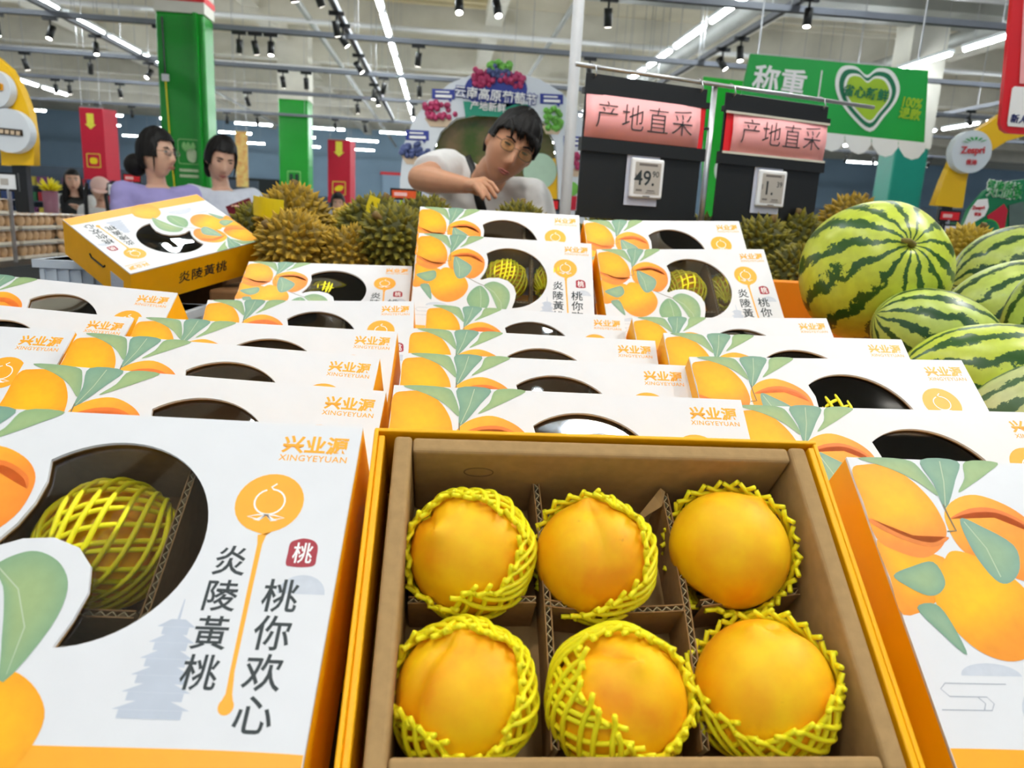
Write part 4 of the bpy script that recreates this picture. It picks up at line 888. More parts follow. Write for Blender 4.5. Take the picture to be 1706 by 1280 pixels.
# yellow ribbon arch with round discs, right and left
def ribbon(label, pts, Y, discs, post, pz0=0):
    r = standee('yellow_ribbon_sign', pts, Y, M_yel2, label, 'sign', .05)
    for cx, cy, rad in discs:
        p = atY(cx, cy, Y); s = rad*Y/FPX; MB().tube([(0, .0, 0), (0, -.05, 0)], s, 32).build('disc', M_archw, r, mw=T(p.x-r.location.x, -.03, p.z))
    p = atY(*post, Y); MB().box((p.x-r.location.x-.03, -.02, pz0), (p.x-r.location.x+.03, .02, p.z+.02)).build('support_post', M_blackp, r); return r
RY = 4.0
rb = ribbon('yellow ribbon arch with round kiwi brand disc at the right', [(1552, 342), (1599, 347), (1606, 300), (1612, 276), (1642, 255), (1672, 236), (1720, 222), (1790, 240), (1800, 345), (1860, 345), (1850, 220), (1790, 170), (1720, 172), (1665, 190), (1618, 222), (1585, 262), (1568, 300)], RY, [(1603, 255, 33)], (1575, 343))
art_text(rb, 'Zespri', 1603, 254, RY, 15, mat('brand_red', srgb(210, 30, 40), .5, .05), .02, .087, 3, 1); art_text(rb, '佳沛', 1601, 272, RY, 9, MATS['brand_red'], .02, .087, -2)
for a in (-1.1, -.7, -.3, .1, .5, .9):
    p = (1607+12*math.sin(a), 244-8*math.cos(a)); q = (1607+22*math.sin(a), 244-13*math.cos(a)); art(rb, [(p[0]-1, p[1]), (q[0]-2.2, q[1]), (q[0]+2.2, q[1]), (p[0]+1, p[1])], RY, M_bgreen, 'leaf_mark', .087)
LY = 3.6
lb = ribbon('yellow ribbon sign with two round white discs at the left edge', [(8, 276), (62, 276), (61, 235), (55, 190), (40, 150), (20, 115), (-10, 90), (-60, 80), (-60, 120), (-25, 140), (-5, 175), (5, 215)], LY, [(4, 152, 28), (32, 221, 32)], (35, 274), .952)
art(lb, [(-24, 138), (10, 140), (25, 146), (25, 156), (-24, 154)], LY, M_orange, 'orange_label', .085); art_text(lb, '鸡蛋房', 5, 148, LY, 10, M_black, .01, .09, -3)
art(lb, [(7, 215), (56, 220), (57, 230), (7, 226)], LY, mat('dark_brown_label', srgb(50, 34, 14), .5, .1), 'dark_label', .085)
for i in range(5): art(lb, [(11+i*9, 218+i), (17+i*9, 218.6+i), (17+i*9, 225+i), (11+i*9, 224.4+i)], LY, M_bowl, 'gold_mark', .09)
# kiwi standee
KY = 3.4
ks = standee('kiwi_standee', [(1594, 420), (1597, 392), (1612, 350), (1640, 318), (1668, 304), (1710, 298), (1760, 300), (1780, 420)], KY, mat('kiwi_green', srgb(0, 122, 74), .4, .06, 4), 'green and white curved kiwi standee at the right edge', 'standee', .03)
art(ks, [(1597, 385), (1612, 350), (1625, 333), (1641, 331), (1643, 345), (1636, 360), (1616, 372)], KY, M_wink, 'white_panel', .017); art_text(ks, 'Zespri', 1625, 347, KY, 8, MATS['brand_red'], .02, .021, 4); art_text(ks, '佳沛', 1624, 357, KY, 6, MATS['brand_red'], .02, .021)
art_text(ks, '健康就该', 1668, 310, KY, 15, M_wink, .06, .019, -4); art_text(ks, '大口纵享', 1668, 323, KY, 15, M_wink, .06, .019, -4); art_text(ks, '健康就该', 1668, 310, KY, 15, M_bgreen, 0, .023, -4); art_text(ks, '大口纵享', 1668, 323, KY, 15, M_bgreen, 0, .023, -4)
art(ks, [(1640, 360), (1668, 340), (1674, 350), (1668, 385), (1660, 400), (1650, 390)], KY, M_crim, 'crimson_print', .018); art(ks, ell_px(1643, 384, 17, 19), KY, M_bgreen, 'seal_print', .021); art(ks, ell_px(1643, 384, 14, 16), KY, M_dgreen, 'seal_print', .024)
art(ks, [(1676, 342), (1700, 336), (1704, 400), (1676, 400)], KY, mat('grey_green_print', srgb(90, 110, 104), .5, .2, 14), 'photo_print', .02); p = atY(1690, 415, KY); MB().box((-.0+p.x-ks.location.x-.1, -.02, 0), (p.x-ks.location.x+.1, .02, p.z+.01)).build('base_leg', M_blackp, ks)
# red framed sign at the right edge
FY = 2.3
fs_ = standee('red_framed_sign', [(1688, -40), (1664, 206), (1667, 216), (1676, 222), (1900, 238), (1925, -20)], FY, mat('bright_red', srgb(222, 16, 30), .35, .05, 4), 'red framed hanging sign with white panel at the right photo edge', 'sign', .015)
art(fs_, [(1704, -36), (1694, 140), (1890, 152), (1905, -20)], FY, M_pink, 'pink_panel', .010); art(fs_, [(1682, 148), (1686, 145), (1890, 158), (1886, 225), (1675, 211), (1674, 206)], FY, M_wink, 'white_panel', .011); art_text(fs_, '新人立', 1699, 200, FY, 14, mat('navy_print', srgb(40, 50, 110), .5, .05), .01, .014, -3)
for x in (1700, 1880):
    p = atY(x, -30, FY); MB().tube([(p.x-fs_.location.x, 0, p.z), (p.x-fs_.location.x, 0, CZ)], .004, 4).build('hanger', M_metal, fs_)
# small shelf price cards
def shelf_card(px, py, Y, wpx, hpx, m, m2, label):
    p = atY(px, py, Y); s = Y/FPX; r = empty('shelf_price_card', (p.x, Y, 0), label=label, cat='price card'); w_, h = wpx*s, hpx*s
    MB().box((-w_/2-.008, 0, p.z-h/2-.008), (w_/2+.008, .012, p.z+h/2+.008)).build('holder', M_blackp, r); MB().box((-w_/2, -.004, p.z-h/2), (w_/2, 0, p.z+h/2)).build('card', m, r)
    if m2: MB().box((-w_/2+.01, -.006, p.z-h*.22), (w_*.1, -.004, p.z+h*.22)).build('price_print', m2, r)
    MB().tube([(0, .006, 0), (0, .006, p.z)], .008, 6).build('stem', M_metal, r)
M_lpink = mat('pale_pink_print', srgb(255, 200, 196), .5, .1)
shelf_card(674, 324, 3.3, 40, 12, M_strip, M_lpink, 'small orange red price card left of the man')
shelf_card(712, 325, 3.35, 18, 11, M_card, None, 'small pale blue price card beside the man')
shelf_card(912, 341, 3.3, 34, 13, M_red, M_lpink, 'small red price card right of the man')
shelf_card(220, 297, 5.5, 24, 10, M_red, M_lpink, 'small red price card left of the woman in lavender'); shelf_card(192, 316, 5.4, 20, 16, M_whitep, M_eink, 'white electronic price card below the red one by the woman in lavender')
shelf_card(1582, 360, 3.3, 32, 13, M_red, M_lpink, 'small red price card under the yellow kiwi ribbon'); shelf_card(1585, 383, 3.2, 24, 12, M_whitep, M_eink, 'white electronic price card above the yellow durian'); shelf_card(12, 303, 3.1, 26, 22, M_whitep, M_eink, 'white electronic price card at the left edge above the eggs')
# ------------------------------------------------------------------ eggs, flowers, far shelves
M_egg = mat('egg_shell', srgb(226, 186, 142), .5, .12, 18); M_clear = M_film
et = empty('egg_table', (-2.25, 3.05, 0), label='dark topped egg table with orange skirt at the left', cat='display table')
MB().box((-1.0, -.45, .86), (.50, .75, .95)).build('table_top', M_blackp, et); MB().box((-1.0, -.46, .78), (.51, .75, .86)).build('orange_edge', M_skirt, et); MB().box((-.95, -.40, 0), (.45, .70, .78)).build('cabinet', mat('dark_cabinet', srgb(50, 40, 32), .7, .1), et)
me_egg = MB().ell((0, 0, 0), (.021, .021, .027), 10, 8).mesh('egg', M_egg, True); me_tray2 = MB().box((-.125, -.125, 0), (.125, .125, .012)).mesh('pack_base', mat('pack_pulp', srgb(224, 214, 196), .6, .08, 40), False)
me_cov = MB().box((-.124, -.124, .056), (.124, .124, .058)).mesh('pack_lid', mat('frosted_lid', srgb(236, 232, 226), .3, .05, 40))
def egg_pack(x, y, z, label):
    r = empty('egg_pack', (x, y, z), label=label, cat='egg pack', group='egg packs on the egg table'); mobj('pack_base', me_tray2, r); mobj('pack_lid', me_cov, r)
    for i in range(5):
        for j in range(5):
            if i in (0, 4) or j in (0, 4): mobj('egg', me_egg, r, T((i-2)*.048, (j-2)*.048, .034))
for cx, cy, n in ((-2.02, 2.80, 4), (-2.30, 2.78, 4), (-2.02, 3.08, 4), (-2.02, 3.36, 3), (-2.30, 3.06, 4), (-2.0, 3.64, 3), (-2.28, 3.36, 3)):
    for k in range(n): egg_pack(cx, cy, .952+k*.062, 'pack of pale brown eggs stacked on the egg table')
M_flow = mat('yellow_flower', srgb(240, 225, 20), .5, .1, 40)
fp = atY(83, 318, 4.6); fv = empty('flower_pot', (fp.x, 4.6, .95), label='spiky yellow flowers in a mauve pot behind the egg packs', cat='flower pot'); zz_ = fp.z-.95
MB().tube([(0, 0, 0), (0, 0, zz_)], [.035, .042], 14).build('pot', mat('mauve_pot', srgb(130, 80, 96), .5, .1), fv, True)
rf = random.Random(3)
for i in range(46):
    d = Vector((rf.uniform(-1, 1), rf.uniform(-1, 1), rf.uniform(.05, 1.1))).normalized(); p = Vector((0, 0, zz_)); MB().tube([p, p+d*.04, p+d*.075+Vector((0, 0, .006))], [.002, .005, .001], 5).build('petal', M_flow, fv, True)
table('side_counter', fp.x-.6, fp.x+.45, 4.35, 5.3, .95, 'low side counter behind the egg packs', None)
# grocery bags in green on the counter
M_bag = mat('green_bag', srgb(150, 205, 110), .4, .3, 30, col2=srgb(225, 235, 220))
for i, px in enumerate((28, 52, 75, 95)):
    p = atY(px, 325, 4.4); o = MB().ell((0, 0, 0), (.07, .05, .045), 12, 8).build('produce_bag', M_bag, None, True, mw=T(p.x, 4.42, 1.0)); tag(o, 'green and white bagged produce lying behind the egg packs', 'bag', 'bagged produce behind the eggs')
# far gondola shelves with packets
pal = [srgb(*c) for c in ((40, 60, 90), (170, 40, 50), (60, 120, 80), (200, 180, 70), (70, 90, 140), (190, 190, 195), (120, 60, 110), (30, 50, 60))]
PM = [mat('packet_%d' % i, c, .5, .3, 12) for i, c in enumerate(pal)]
M_shelf = mat('shelf_metal', srgb(70, 82, 96), .5, .1, 5)
rk = random.Random(11)
me_pk = [MB().box((-.14, -.1, 0), (.14, .1, .24)).mesh('packet', m) for m in PM]
def gondola(x, y, ln, lv_, label):
    r = empty('shelf_unit', (x, y, 0), label=label, cat='shelf unit'); MB().box((-ln/2, .3, 0), (ln/2, .36, lv_*.42+.3)).build('back_panel', M_shelf, r)
    for k in range(lv_):
        z = .12+k*.42; MB().box((-ln/2, -.2, z), (ln/2, .3, z+.03)).build('shelf_board', M_shelf, r)
        for i in range(int(ln/.34)):
            if rk.random() < .88: mobj('packet', rk.choice(me_pk), r, T(-ln/2+.2+i*.34, 0, z+.031))
    return r
for i, (px, Y, ln, n) in enumerate(((60, 22, 6, 4), (250, 26, 7, 4), (430, 24, 5, 3), (640, 26, 6, 3), (905, 22, 6, 3), (1120, 20, 6, 3), (1420, 22, 6, 4), (1640, 18, 6, 4))):
    p = atY(px, 330, Y); gondola(p.x, Y, ln, n, 'far grocery shelf unit '+('at the left edge of the hall', 'behind the woman in lavender', 'behind the woman in white', 'behind the second crimson banner', 'seen past the white pole', 'behind the left price sign', 'beside the teal pillar', 'behind the kiwi standee')[i])
# dark curtain wall and door at the back left
struct('trim_1', MB().box((-16.5, 43.6, 0), (-9, 43.98, 2.6)).mesh('trim_1', mat('dark_trim', srgb(44, 50, 50), .8, .2, .5)), None, SR)
dr = struct('door_1', MB().box((-3.4, 43.8, 0), (-.6, 43.98, 3.2)).mesh('door_1', mat('pale_door', srgb(150, 176, 200), .6, .06, 1)), None, SR)
mobj('door_trim', MB().box((-3.5, 43.7, 3.2), (-.5, 43.8, 3.35)).mesh('door_trim', M_red), dr)
# ------------------------------------------------------------------ people
from mathutils.bvhtree import BVHTree
def G(x, m, s): return math.exp(-((x-m)/s)**2)
def head_pt(th, ph, grow=0.0):
    """unit direction -> head surface; face looks to -y"""
    sx, sy, sz = math.sin(th)*math.sin(ph), -math.sin(th)*math.cos(ph), math.cos(th)
    t = max(0, -sz); k = 1-.34*t**2.2; x = .0735*sx*k; y = .096*sy; z = .118*sz
    if sy > 0: y *= (1-.42*t**1.3)
    else:
        y *= .93*(1-.10*t**3)
        fw = min(1, max(0, -sy*2.2))
        d = .024*G(x, 0, .0105)*(G(z, -.026, .017)+.55*G(z, -.004, .02)) + .009*G(abs(x), .011, .009)*G(z, -.034, .010)
        d += .0045*G(abs(x), .028, .02)*G(z, .034, .010) - .0095*G(abs(x), .031, .016)*G(z, .016, .013) + .003*G(abs(x), .031, .010)*G(z, .013, .007)
        d += .0065*G(x, 0, .022)*G(z, -.063, .011) - .004*G(x, 0, .026)*G(z, -.063, .0028) + .008*G(x, 0, .022)*G(z, -.100, .016) - .004*G(x, 0, .03)*G(z, -.082, .008) + .004*G(abs(x), .047, .02)*G(z, -.014, .02)
        y -= d*fw
    n = Vector((sx, sy, sz)); return Vector((x, y, z))+n*grow
def head_mesh_into(b, M, nu=72, nv=54):
    v = []; f = []
    for j in range(nv+1):
        for i in range(nu): v.append(M @ head_pt(PI*j/nv, 2*PI*i/nu))
    for j in range(nv):
        for i in range(nu): f.append((j*nu+i, (j+1)*nu+i, (j+1)*nu+(i+1) % nu, j*nu+(i+1) % nu))
    b.add(v, f)
    for s in (-1, 1):
        b.ell(M @ Vector((s*.074, .014, .0)), (.009, .019, .031), 12, 10, M=M.to_3x3() @ Matrix.Rotation(s*.35, 3, 'Z') @ Matrix.Rotation(-.15, 3, 'X'))
def loft(b, rings, n=24):
    v = []; f = []
    for c, ax, ay in rings:
        for i in range(n): a = 2*PI*i/n; v.append(c+ax*math.cos(a)+ay*math.sin(a))
    for j in range(len(rings)-1):
        for i in range(n): f.append((j*n+i, j*n+(i+1) % n, (j+1)*n+(i+1) % n, (j+1)*n+i))
    f.append(tuple(range(n-1, -1, -1))); f.append(tuple(range((len(rings)-1)*n, len(rings)*n))); b.add(v, f)
def remeshed(b, name, m, vox, smooth_it=4):
    me = b.mesh(name, m); bm = bmesh.new(); bm.from_mesh(me); bmesh.ops.recalc_face_normals(bm, faces=bm.faces); bm.to_mesh(me); bm.free()
    o = bpy.data.objects.new(name, me); COL.objects.link(o)
    r = o.modifiers.new('r', 'REMESH'); r.mode = 'VOXEL'; r.voxel_size = vox
    s = o.modifiers.new('s', 'SMOOTH'); s.factor = .5; s.iterations = smooth_it
    out = eval_mesh(o, name); bpy.data.objects.remove(o); bpy.data.meshes.remove(me)
    out.polygons.foreach_set('use_smooth', [True]*len(out.polygons)); out.materials.clear(); out.materials.append(m); return out
def ball_tube(b, pts, rs, n=14):
    b.tube(pts, rs, n)
    for p, r in ((pts[0], rs[0]), (pts[-1], rs[-1])): b.ell(p, (r, r, r), 12, 8)
def hand_into(b, wrist, knuckles, fingers, thumb, pr=.018, fr_=.0088):
    for k in knuckles: ball_tube(b, [wrist, k], [pr, pr*.72], 10)
    for i in range(len(knuckles)-1): ball_tube(b, [knuckles[i], knuckles[i+1]], [pr*.72]*2, 10)
    for k, ch in zip(knuckles, fingers): ball_tube(b, [k]+ch, [fr_*1.15]+[fr_, fr_*.85][:len(ch)], 10)
    ball_tube(b, thumb, [fr_*1.35, fr_*1.2, fr_*.95], 10)
def auto_hand(b, elbow, wrist, bend, side, sc=1.0):
    d = (wrist-elbow).normalized(); d = (d+Vector(bend)).normalized(); lat = d.cross(Vector((0, 0, 1))).normalized(); nrm = lat.cross(d)
    kn = [wrist+(d*.085+lat*(.032-.021*i))*sc for i in range(4)]; fs2 = [[k+(d*.036-nrm*.012)*sc*l, k+(d*.055-nrm*.040)*sc*l] for k, l in zip(kn, (1, 1.1, 1.02, .85))]
    t0 = wrist+(d*.025+lat*.028*side)*sc; hand_into(b, wrist, kn, fs2, [t0, t0+(d*.03+lat*.022*side)*sc, t0+(d*.055+lat*.024*side-nrm*.01)*sc], .017*sc, .0085*sc)
def hair_mesh(M, keep, grow, m, seed=0, th=.010, nu=96, nv=72, rough=.0025):
    v = []; f = []; ok = []
    for j in range(nv+1):
        for i in range(nu):
            a, p = PI*j/nv, 2*PI*i/nu; q = head_pt(a, p); g = grow(q, p) if callable(grow) else grow
            w_ = noise.noise(Vector((p*9, a*2.2, seed)))*rough+noise.noise(Vector((math.sin(p)*30, math.cos(p)*30, a*3+seed)))*rough
            nn = Vector((math.sin(a)*math.sin(p), -math.sin(a)*math.cos(p), math.cos(a))); v.append(M @ (q+nn*(g+w_))); ok.append(keep(q, p))
    for j in range(nv):
        for i in range(nu):
            q = (j*nu+i, (j+1)*nu+i, (j+1)*nu+(i+1) % nu, j*nu+(i+1) % nu)
            if sum(ok[t_] for t_ in q) >= 3: f.append(q)
    return from_py('hair', v, f, m, True)
M_skin = mat('skin', srgb(206, 150, 116), .5, .08, 25, sss=.12); M_skin2 = mat('skin_fair', srgb(218, 172, 146), .5, .06, 25, sss=.12)
M_hair = mat('black_hair', srgb(20, 17, 17), .55, .3, 60, spec=.25); M_lip2 = mat('lip', srgb(160, 84, 74), .45, .08, 40); M_eye = mat('eye_dark', srgb(30, 22, 20), .25, .1); M_eyew = mat('eye_white', srgb(225, 218, 210), .3, .03)
M_tee = mat('white_tee', srgb(226, 224, 222), .85, .05, 14, bump=.2); M_lav = mat('lavender_tee', srgb(156, 148, 204), .85, .06, 14, bump=.2); M_jean = mat('dark_trousers', srgb(44, 52, 70), .8, .12, 30); M_shoe = mat('shoe', srgb(40, 40, 42), .6, .1)
M_frame = mat('spectacle_frame', srgb(60, 50, 40), .3, .1, metal=.4)
def lens_mat(nm, c):
    m = bpy.data.materials.new(nm); m.use_nodes = True; bs = m.node_tree.nodes['Principled BSDF']; bs.inputs['Base Color'].default_value = (*c, 1); bs.inputs['Transmission Weight'].default_value = .95; bs.inputs['Roughness'].default_value = .03; bs.inputs['IOR'].default_value = 1.1; return m
M_lensA, M_lensB = lens_mat('reflection_tint_lens', srgb(250, 240, 205)), lens_mat('clear_lens', (.97, .98, 1))  # man's lens: yellowish reflection put into the glass tint
def face_parts(r, M, blink=.5, glasses=None, brow=1.0):
    for s in (-1, 1):
        MB().ell((0, 0, 0), (.0125, .006, .0065*blink+.0015), 12, 8).build('eye', M_eyew if blink > .4 else M_eye, r, True, mw=M @ T(s*.031, -.0775, .0145))
        MB().ell((0, 0, 0), (.0058, .003, min(.0058, .0065*blink+.001)), 10, 8).build('iris', M_eye, r, True, mw=M @ T(s*.031, -.0825, .0142))
        MB().tube([(s*.014, -.0865, .030), (s*.030, -.0875, .036), (s*.047, -.078, .031)], [.0028*brow, .0034*brow, .0016], 6).build('eyebrow', M_hair, r, True, mw=M)
    MB().tube([(-.023, -.0845, -.064), (-.010, -.0945, -.0605), (0, -.0955, -.062), (.010, -.0945, -.0605), (.023, -.0845, -.064)], [.0012, .0034, .0034, .0034, .0012], 8).build('lips', M_lip2, r, True, mw=M)
    MB().tube([(-.018, -.086, -.0675), (0, -.0945, -.0705), (.018, -.086, -.0675)], [.0015, .0046, .0015], 8).build('lips', M_lip2, r, True, mw=M)
    if glasses:
        g = empty('spectacles', mw=Matrix()); g.parent = r; g.matrix_local = M; fr2 = MB()
        for s in (-1, 1):
            ringp = [(s*.033+.0225*math.copysign(abs(math.cos(2*PI*i/24))**.7, math.cos(2*PI*i/24)), -.098+.004*abs(math.cos(2*PI*i/24)), .011+.0155*math.copysign(abs(math.sin(2*PI*i/24))**.7, math.sin(2*PI*i/24))) for i in range(25)]
            fr2.tube(ringp, .0010, 6); fr2.tube([(s*.056, -.095, .016), (s*.076, -.06, .014), (s*.080, .005, .012), (s*.079, .03, .0)], .0013, 6)
            MB().ell((s*.033, -.0975, .011), (.0222, .0008, .0155), 20, 12).build('lens', glasses, g, True)
        fr2.tube([(-.010, -.0985, .014), (0, -.1005, .016), (.010, -.0985, .014)], .0012, 6); fr2.build('spectacle_frame', M_frame, g, True)
def person(label, head, HR, neck, shA, shB, pelvis, arms, skin, shirt_m, vox=.006, glasses=None, blink=.5, hair=None, bw=1.0, sleeve=.5, detail=True, shirt_parts=None):
    """arms: (shoulder, elbow, wrist, hand builder or (bend, side))"""
    r = empty('person', (pelvis.x, pelvis.y+.02, 0), label=label, cat='person'); O = T(-r.location.x, -r.location.y, 0)
    W_ = lambda p: O @ Vector(p)
    head, neck, shA, shB, pelvis = (W_(p) for p in (head, neck, shA, shB, pelvis)); HM = T(*head) @ HR
    lat = (shB-shA).normalized(); sp = (neck-pelvis); dep = lat.cross(sp).normalized(); slen = sp.length
    def rings(g, ts): return [(pelvis+sp*t_, lat*(rx*bw+g), dep*(ry*bw+g)) for t_, rx, ry in ts]
    prof = [(-.10, .13, .10), (0, .155, .11), (.25, .135, .095), (.5, .145, .105), (.72, .155, .11), (.86, .14, .09), (.95, .085, .07), (1.0, .055, .058)]
    b = MB(); loft(b, rings(0, prof)); skull = HM @ Vector((0, .02, -.07)); ball_tube(b, [neck-sp*.06, neck+(skull-neck)*.5, skull], [.058*bw, .052*bw, .054*bw], 16)
    for s in (shA, shB): ball_tube(b, [pelvis+sp*.84+(s-(pelvis+sp*.84))*.3, s], [.07*bw, .058*bw], 14)
    head_mesh_into(b, HM)
    feet = []
    for s in (-1, 1):
        hip = pelvis+lat*s*.085*bw; kn = Vector((hip.x, hip.y-.02, pelvis.z*.52)); an = Vector((hip.x, hip.y+.03, .08)); ball_tube(b, [hip, kn, an], [.085*bw, .058*bw, .04*bw], 14); feet.append((hip, kn, an))
        ball_tube(b, [an, Vector((an.x, an.y-.13, .035))], [.04, .034], 12)
    for sh, el, wr, hb in arms:
        sh, el, wr = W_(sh), W_(el), W_(wr); ball_tube(b, [sh, sh.lerp(el, .5), el], [.052*bw, .045*bw, .040*bw], 14); ball_tube(b, [el, el.lerp(wr, .3), wr], [.040*bw, .040*bw, .024*bw], 14)
        if callable(hb): hb(b, W_)
        else: auto_hand(b, el, wr, hb[0], hb[1], .95)
    mobj('body', remeshed(b, 'body', skin, vox, 3), r)
    b = MB(); loft(b, rings(.016, [(-.02, .155, .11), (.25, .14, .10), (.5, .148, .107), (.72, .158, .112), (.86, .142, .094), (.93, .10, .075), (.965, .072, .062)]))
    for sh, el, wr, hb in arms:
        sh, el = W_(sh), W_(el); c = pelvis+sp*.80; ball_tube(b, [c+(sh-c)*.3, sh], [.085*bw, .072*bw], 14); b.tube([sh, sh.lerp(el, sleeve)], [.073*bw, .068*bw], 16)
    sm = remeshed(b, 'shirt', shirt_m, .008, 5)
    for v in sm.vertices: v.co += v.normal*(.004*noise.noise(v.co*14)+.003*noise.noise(v.co*30))
    so = mobj('shirt', sm, r)
    b = MB()
    for hip, kn, an in feet: ball_tube(b, [hip, kn, Vector((an.x, an.y, .10))], [.105*bw, .075*bw, .06], 14)
    loft(b, rings(.012, [(-.12, .14, .105), (0, .158, .112), (.05, .155, .11)])); mobj('trousers', remeshed(b, 'trousers', M_jean, .012, 3), r)
    for hip, kn, an in feet: MB().ell((an.x, an.y-.05, .04), (.05, .13, .045), 14, 8).build('shoe', M_shoe, r, True)
    if detail: face_parts(r, HM, blink, glasses)
    if hair: hair(r, HM)
    return r, so, W_
def HRm(yaw, roll, pitch): return Matrix.Rotation(math.radians(yaw), 4, 'Z') @ Matrix.Rotation(math.radians(roll), 4, 'Y') @ Matrix.Rotation(math.radians(pitch), 4, 'X')
# --- man leaning in over the durians
def man_hand(b, W_):
    q = lambda x, y, Y: W_(atY(x, y, Y)); kn = [q(806, 301, 2.315), q(802, 304, 2.29), q(797, 307, 2.27), q(791, 310, 2.255)]
    fg = [[q(819, 306, 2.31), q(829, 319, 2.30)], [q(815, 312, 2.28), q(825, 328, 2.275)], [q(808, 317, 2.255), q(815, 331, 2.25)], [q(799, 319, 2.24), q(805, 330, 2.235)]]
    hand_into(b, q(777, 309, 2.32), kn, fg, [q(786, 316, 2.32), q(799, 322, 2.33), q(812, 325, 2.33)], .0185, .0092)
def man_hair(r, M):
    def keep(q, p):
        z = q.z; y = q.y
        if y > .02: return z > -.052
        if y > -.035: return z > .004
        hl = .058+.35*(q.x+.01 if q.x < -.01 else 0)-.30*max(0, q.x-.0)
        return z > hl
    mobj('hair', hair_mesh(M, keep, lambda q, p: .010+.010*max(0, q.z/.118)+(.004 if q.y < -.04 else 0), M_hair, 3, rough=.005), r).modifiers.new('t', 'SOLIDIFY').thickness = .009
    rn = random.Random(5)
    for i in range(30):
        x = -.045+.10*rn.random(); z0 = .095-.3*abs(x)*abs(x)/.05; MB().tube([(x-.008, -.055, z0), (x, -.088, z0-.02), (x+.010, -.094, z0-.04-.012*rn.random()-.25*max(0, x))], [.006, .005, .001], 5).build('hair_lock', M_hair, r, True, mw=M)
man, man_shirt, mW = person('man in white T-shirt and glasses leaning forward, reaching with one arm', atY(850, 247, 2.50), HRm(14, 25, 16), atY(812, 290, 2.66), atY(745, 283, 2.70), atY(884, 330, 2.70), Vector((.02, 2.98, .93)),
    [(atY(745, 283, 2.70), atY(700, 297, 2.46), atY(777, 309, 2.32), man_hand), (atY(884, 330, 2.70), Vector((.27, 2.68, 1.08)), Vector((.20, 2.56, .98)), ((0, 0, -.5), 1))], M_skin, M_tee, .0042, M_lensA, .35, man_hair, 1.02, .62)
bv = BVHTree.FromPolygons([v.co for v in man_shirt.data.vertices], [tuple(p.vertices) for p in man_shirt.data.polygons]); inv = T(-man.location.x, -man.location.y, 0); pts = []
for x, y in ((775, 262), (778, 268), (783, 278), (787, 290), (791, 302), (795, 316), (798, 330), (802, 346), (806, 362)):
    h = bv.ray_cast(inv @ CAMP, ray(x, y))
    if h[0]: pts.append(h[0]+h[1]*.004)
if len(pts) > 2:
    b = MB(); v = []
    for i, p in enumerate(pts):
        t_ = (pts[min(i+1, len(pts)-1)]-pts[max(0, i-1)]).normalized(); n_ = t_.cross(Vector((0, -1, 0))).normalized()*.016; v += [p-n_, p+n_]
    b.add(v, [(2*i, 2*i+1, 2*i+3, 2*i+2) for i in range(len(pts)-1)]); s_ = b.build('bag_strap', M_blackp, man, True); s_.modifiers.new('t', 'SOLIDIFY').thickness = .005
# --- women
def tied_hair(bun, br, low=-.02, seed=1):
    def fn(r, M):
        def keep(q, p):
            if q.y > .012: return q.z > -.07
            if q.y > -.052: return q.z > -.016
            return q.z > .064-.10*abs(q.x)
        mobj('hair', hair_mesh(M, keep, lambda q, p: .011+.010*max(0, q.z/.118)+(.006 if q.y > 0 else 0), M_hair, seed, rough=.0035), r).modifiers.new('t', 'SOLIDIFY').thickness = .007
        b = MB(); b.ell(Vector(bun), br, 16, 12); b.tube([Vector(bun)+Vector((0, -.02, .02)), Vector((0, .085, .0))], [.03, .03], 10); b.build('ponytail', M_hair, r, True, mw=M)
        for s in (-1, 1): MB().tube([(s*.064, -.045, .050), (s*.0745, -.040, .0), (s*.0745, -.042, -.05), (s*.072, -.040, -.09)], [.006, .005, .004, .001], 6).build('hair_lock', M_hair, r, True, mw=M)
    return fn
def woman(label, px, py, Y, yaw, roll, pitch, hair, shirt, arms_px=None, glasses=None, vox=.006, blink=.6, detail=True, bw=.86, byaw=20, sc=1):
    h = atY(px, py, Y); fwd = Vector((math.sin(math.radians(byaw)), -math.cos(math.radians(byaw)), 0)); lat = Vector((math.cos(math.radians(byaw)), math.sin(math.radians(byaw)), 0))
    nk = h-fwd*.035+Vector((0, 0, -.150)); sA = nk-lat*.165+Vector((0, 0, -.05)); sB = nk+lat*.165+Vector((0, 0, -.05)); pv = Vector((nk.x, nk.y+.02, nk.z-.50))
    def arm(s, ft, z): e = s+Vector((0, 0, -.25))+fwd*.06+(s-nk).normalized()*.03; return (s, e, e+fwd*.21+Vector((0, 0, z))-(s-nk)*.45, ((0, 0, .1), 1 if ft else -1))
    return person(label, h, HRm(yaw, roll, pitch), nk, sA, sB, pv, [arm(sA, 0, .10), arm(sB, 1, .13)], M_skin2, shirt, vox, glasses, blink, hair, bw, .55, detail)
woman('woman in lavender T-shirt with glasses and low ponytail, looking right', 262, 258, 4.1, 72, 2, 0, tied_hair((0, .135, -.055), (.055, .065, .060)), M_lav, glasses=M_lensB, byaw=35)
w2 = woman('woman in white T-shirt with tied hair looking down at her red phone', 368, 267, 4.45, 34, 6, 20, tied_hair((-.02, .12, -.07), (.035, .045, .075), seed=4), mat('pale_tee', srgb(206, 212, 224), .85, .05, 14), byaw=18, blink=.1)
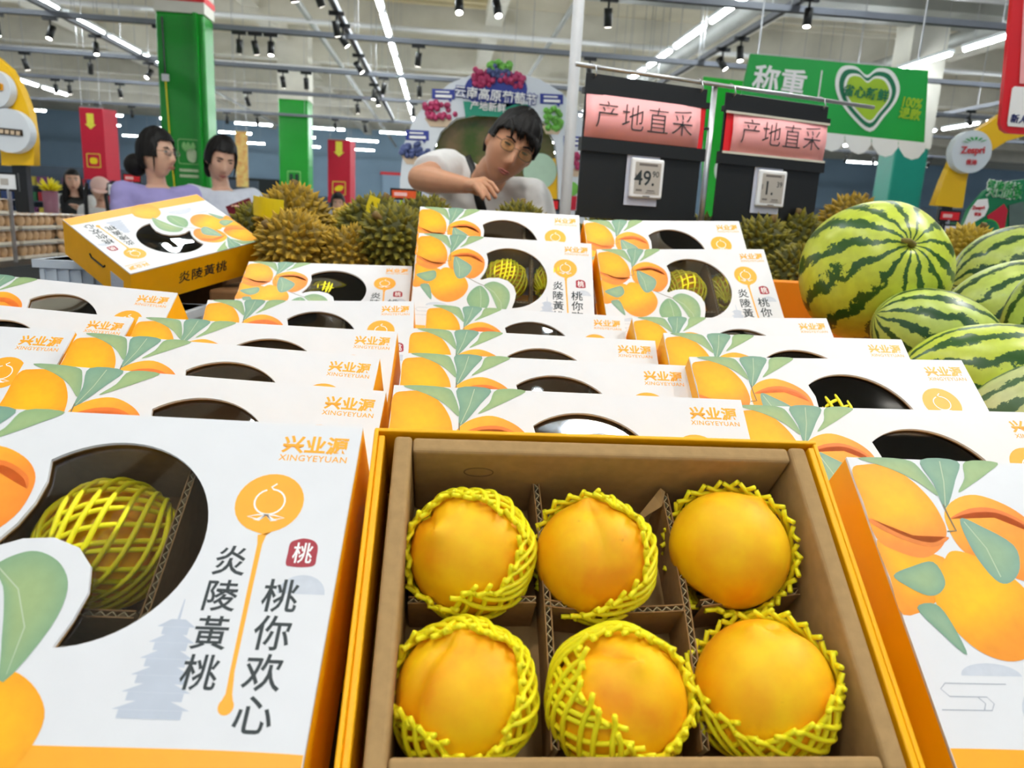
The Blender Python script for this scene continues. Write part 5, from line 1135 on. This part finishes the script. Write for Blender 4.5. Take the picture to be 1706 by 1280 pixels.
ph = atY(401, 348, 4.15); o = MB().box((-.038, -.004, -.075), (.038, .004, .075)).build('smartphone', mat('maroon_case', srgb(120, 30, 48), .35, .1), None, mw=T(*ph) @ Matrix.Rotation(.35, 4, 'Z') @ Matrix.Rotation(1.15, 4, 'Y') @ Matrix.Rotation(.5, 4, 'X')); bevel_mod(o, .003); tag(o, 'maroon smartphone held by the woman in white T-shirt', 'phone')
def long_hair(r, M):
    def keep(q, p): return q.z > -.09 if q.y > -.02 else q.z > .062-.12*abs(q.x)
    mobj('hair', hair_mesh(M, keep, .010, M_hair, 8), r).modifiers.new('t', 'SOLIDIFY').thickness = .008
    b = MB(); b.tube([(0, .05, .05), (0, .07, -.08), (0, .075, -.20), (0, .07, -.30)], [.08, .085, .085, .05], 16)
    for s in (-1, 1): b.tube([(s*.06, .0, .04), (s*.075, -.01, -.08), (s*.08, -.02, -.20), (s*.075, -.02, -.28)], [.025, .03, .03, .012], 10)
    b.build('long_hair', M_hair, r, True, mw=M)
w3, w3s, w3W = woman('distant woman with long black hair, white sleeves and black vest', 121, 301, 8.4, 30, 0, 5, long_hair, M_tee, vox=.010, byaw=10)
w3s.data.materials.append(M_blackp)
for p in w3s.data.polygons:
    c = p.center
    if abs(c.x) < .12 and c.z < 1.36: p.material_index = 1
def cap_hair(r, M):
    def keep(q, p): return q.z > -.06 if q.y > 0 else q.z > .05
    mobj('hair', hair_mesh(M, keep, .006, M_hair, 9), r).modifiers.new('t', 'SOLIDIFY').thickness = .006
    Mc = mat('pink_cap', srgb(236, 196, 184), .7, .06, 20); b = MB(); b.ell((0, .0, .055), (.092, .108, .088), 20, 12); b.ell((0, -.115, .048), (.07, .075, .008), 18, 8); b.build('cap', Mc, r, True, mw=M)
w4, w4s, _ = woman('distant woman in pale pink cap and white shirt with backpack, looking at phone', 167, 318, 7.9, 25, 4, 22, cap_hair, M_tee, vox=.010, byaw=15)
for s in (-1, 1): MB().tube([(s*.10, -.115, 1.34), (s*.10, -.15, 1.22), (s*.11, -.14, 1.02), (s*.12, -.08, .95)], .020, 8).build('backpack_strap', M_blackp, w4, True)
woman('far away person with black hair and white shirt behind the durians', 563, 340, 9.5, 10, 0, 5, tied_hair((0, .12, -.03), (.03, .03, .03)), M_tee, vox=.012, detail=True)

bpy.data.scenes.remove(WORK)
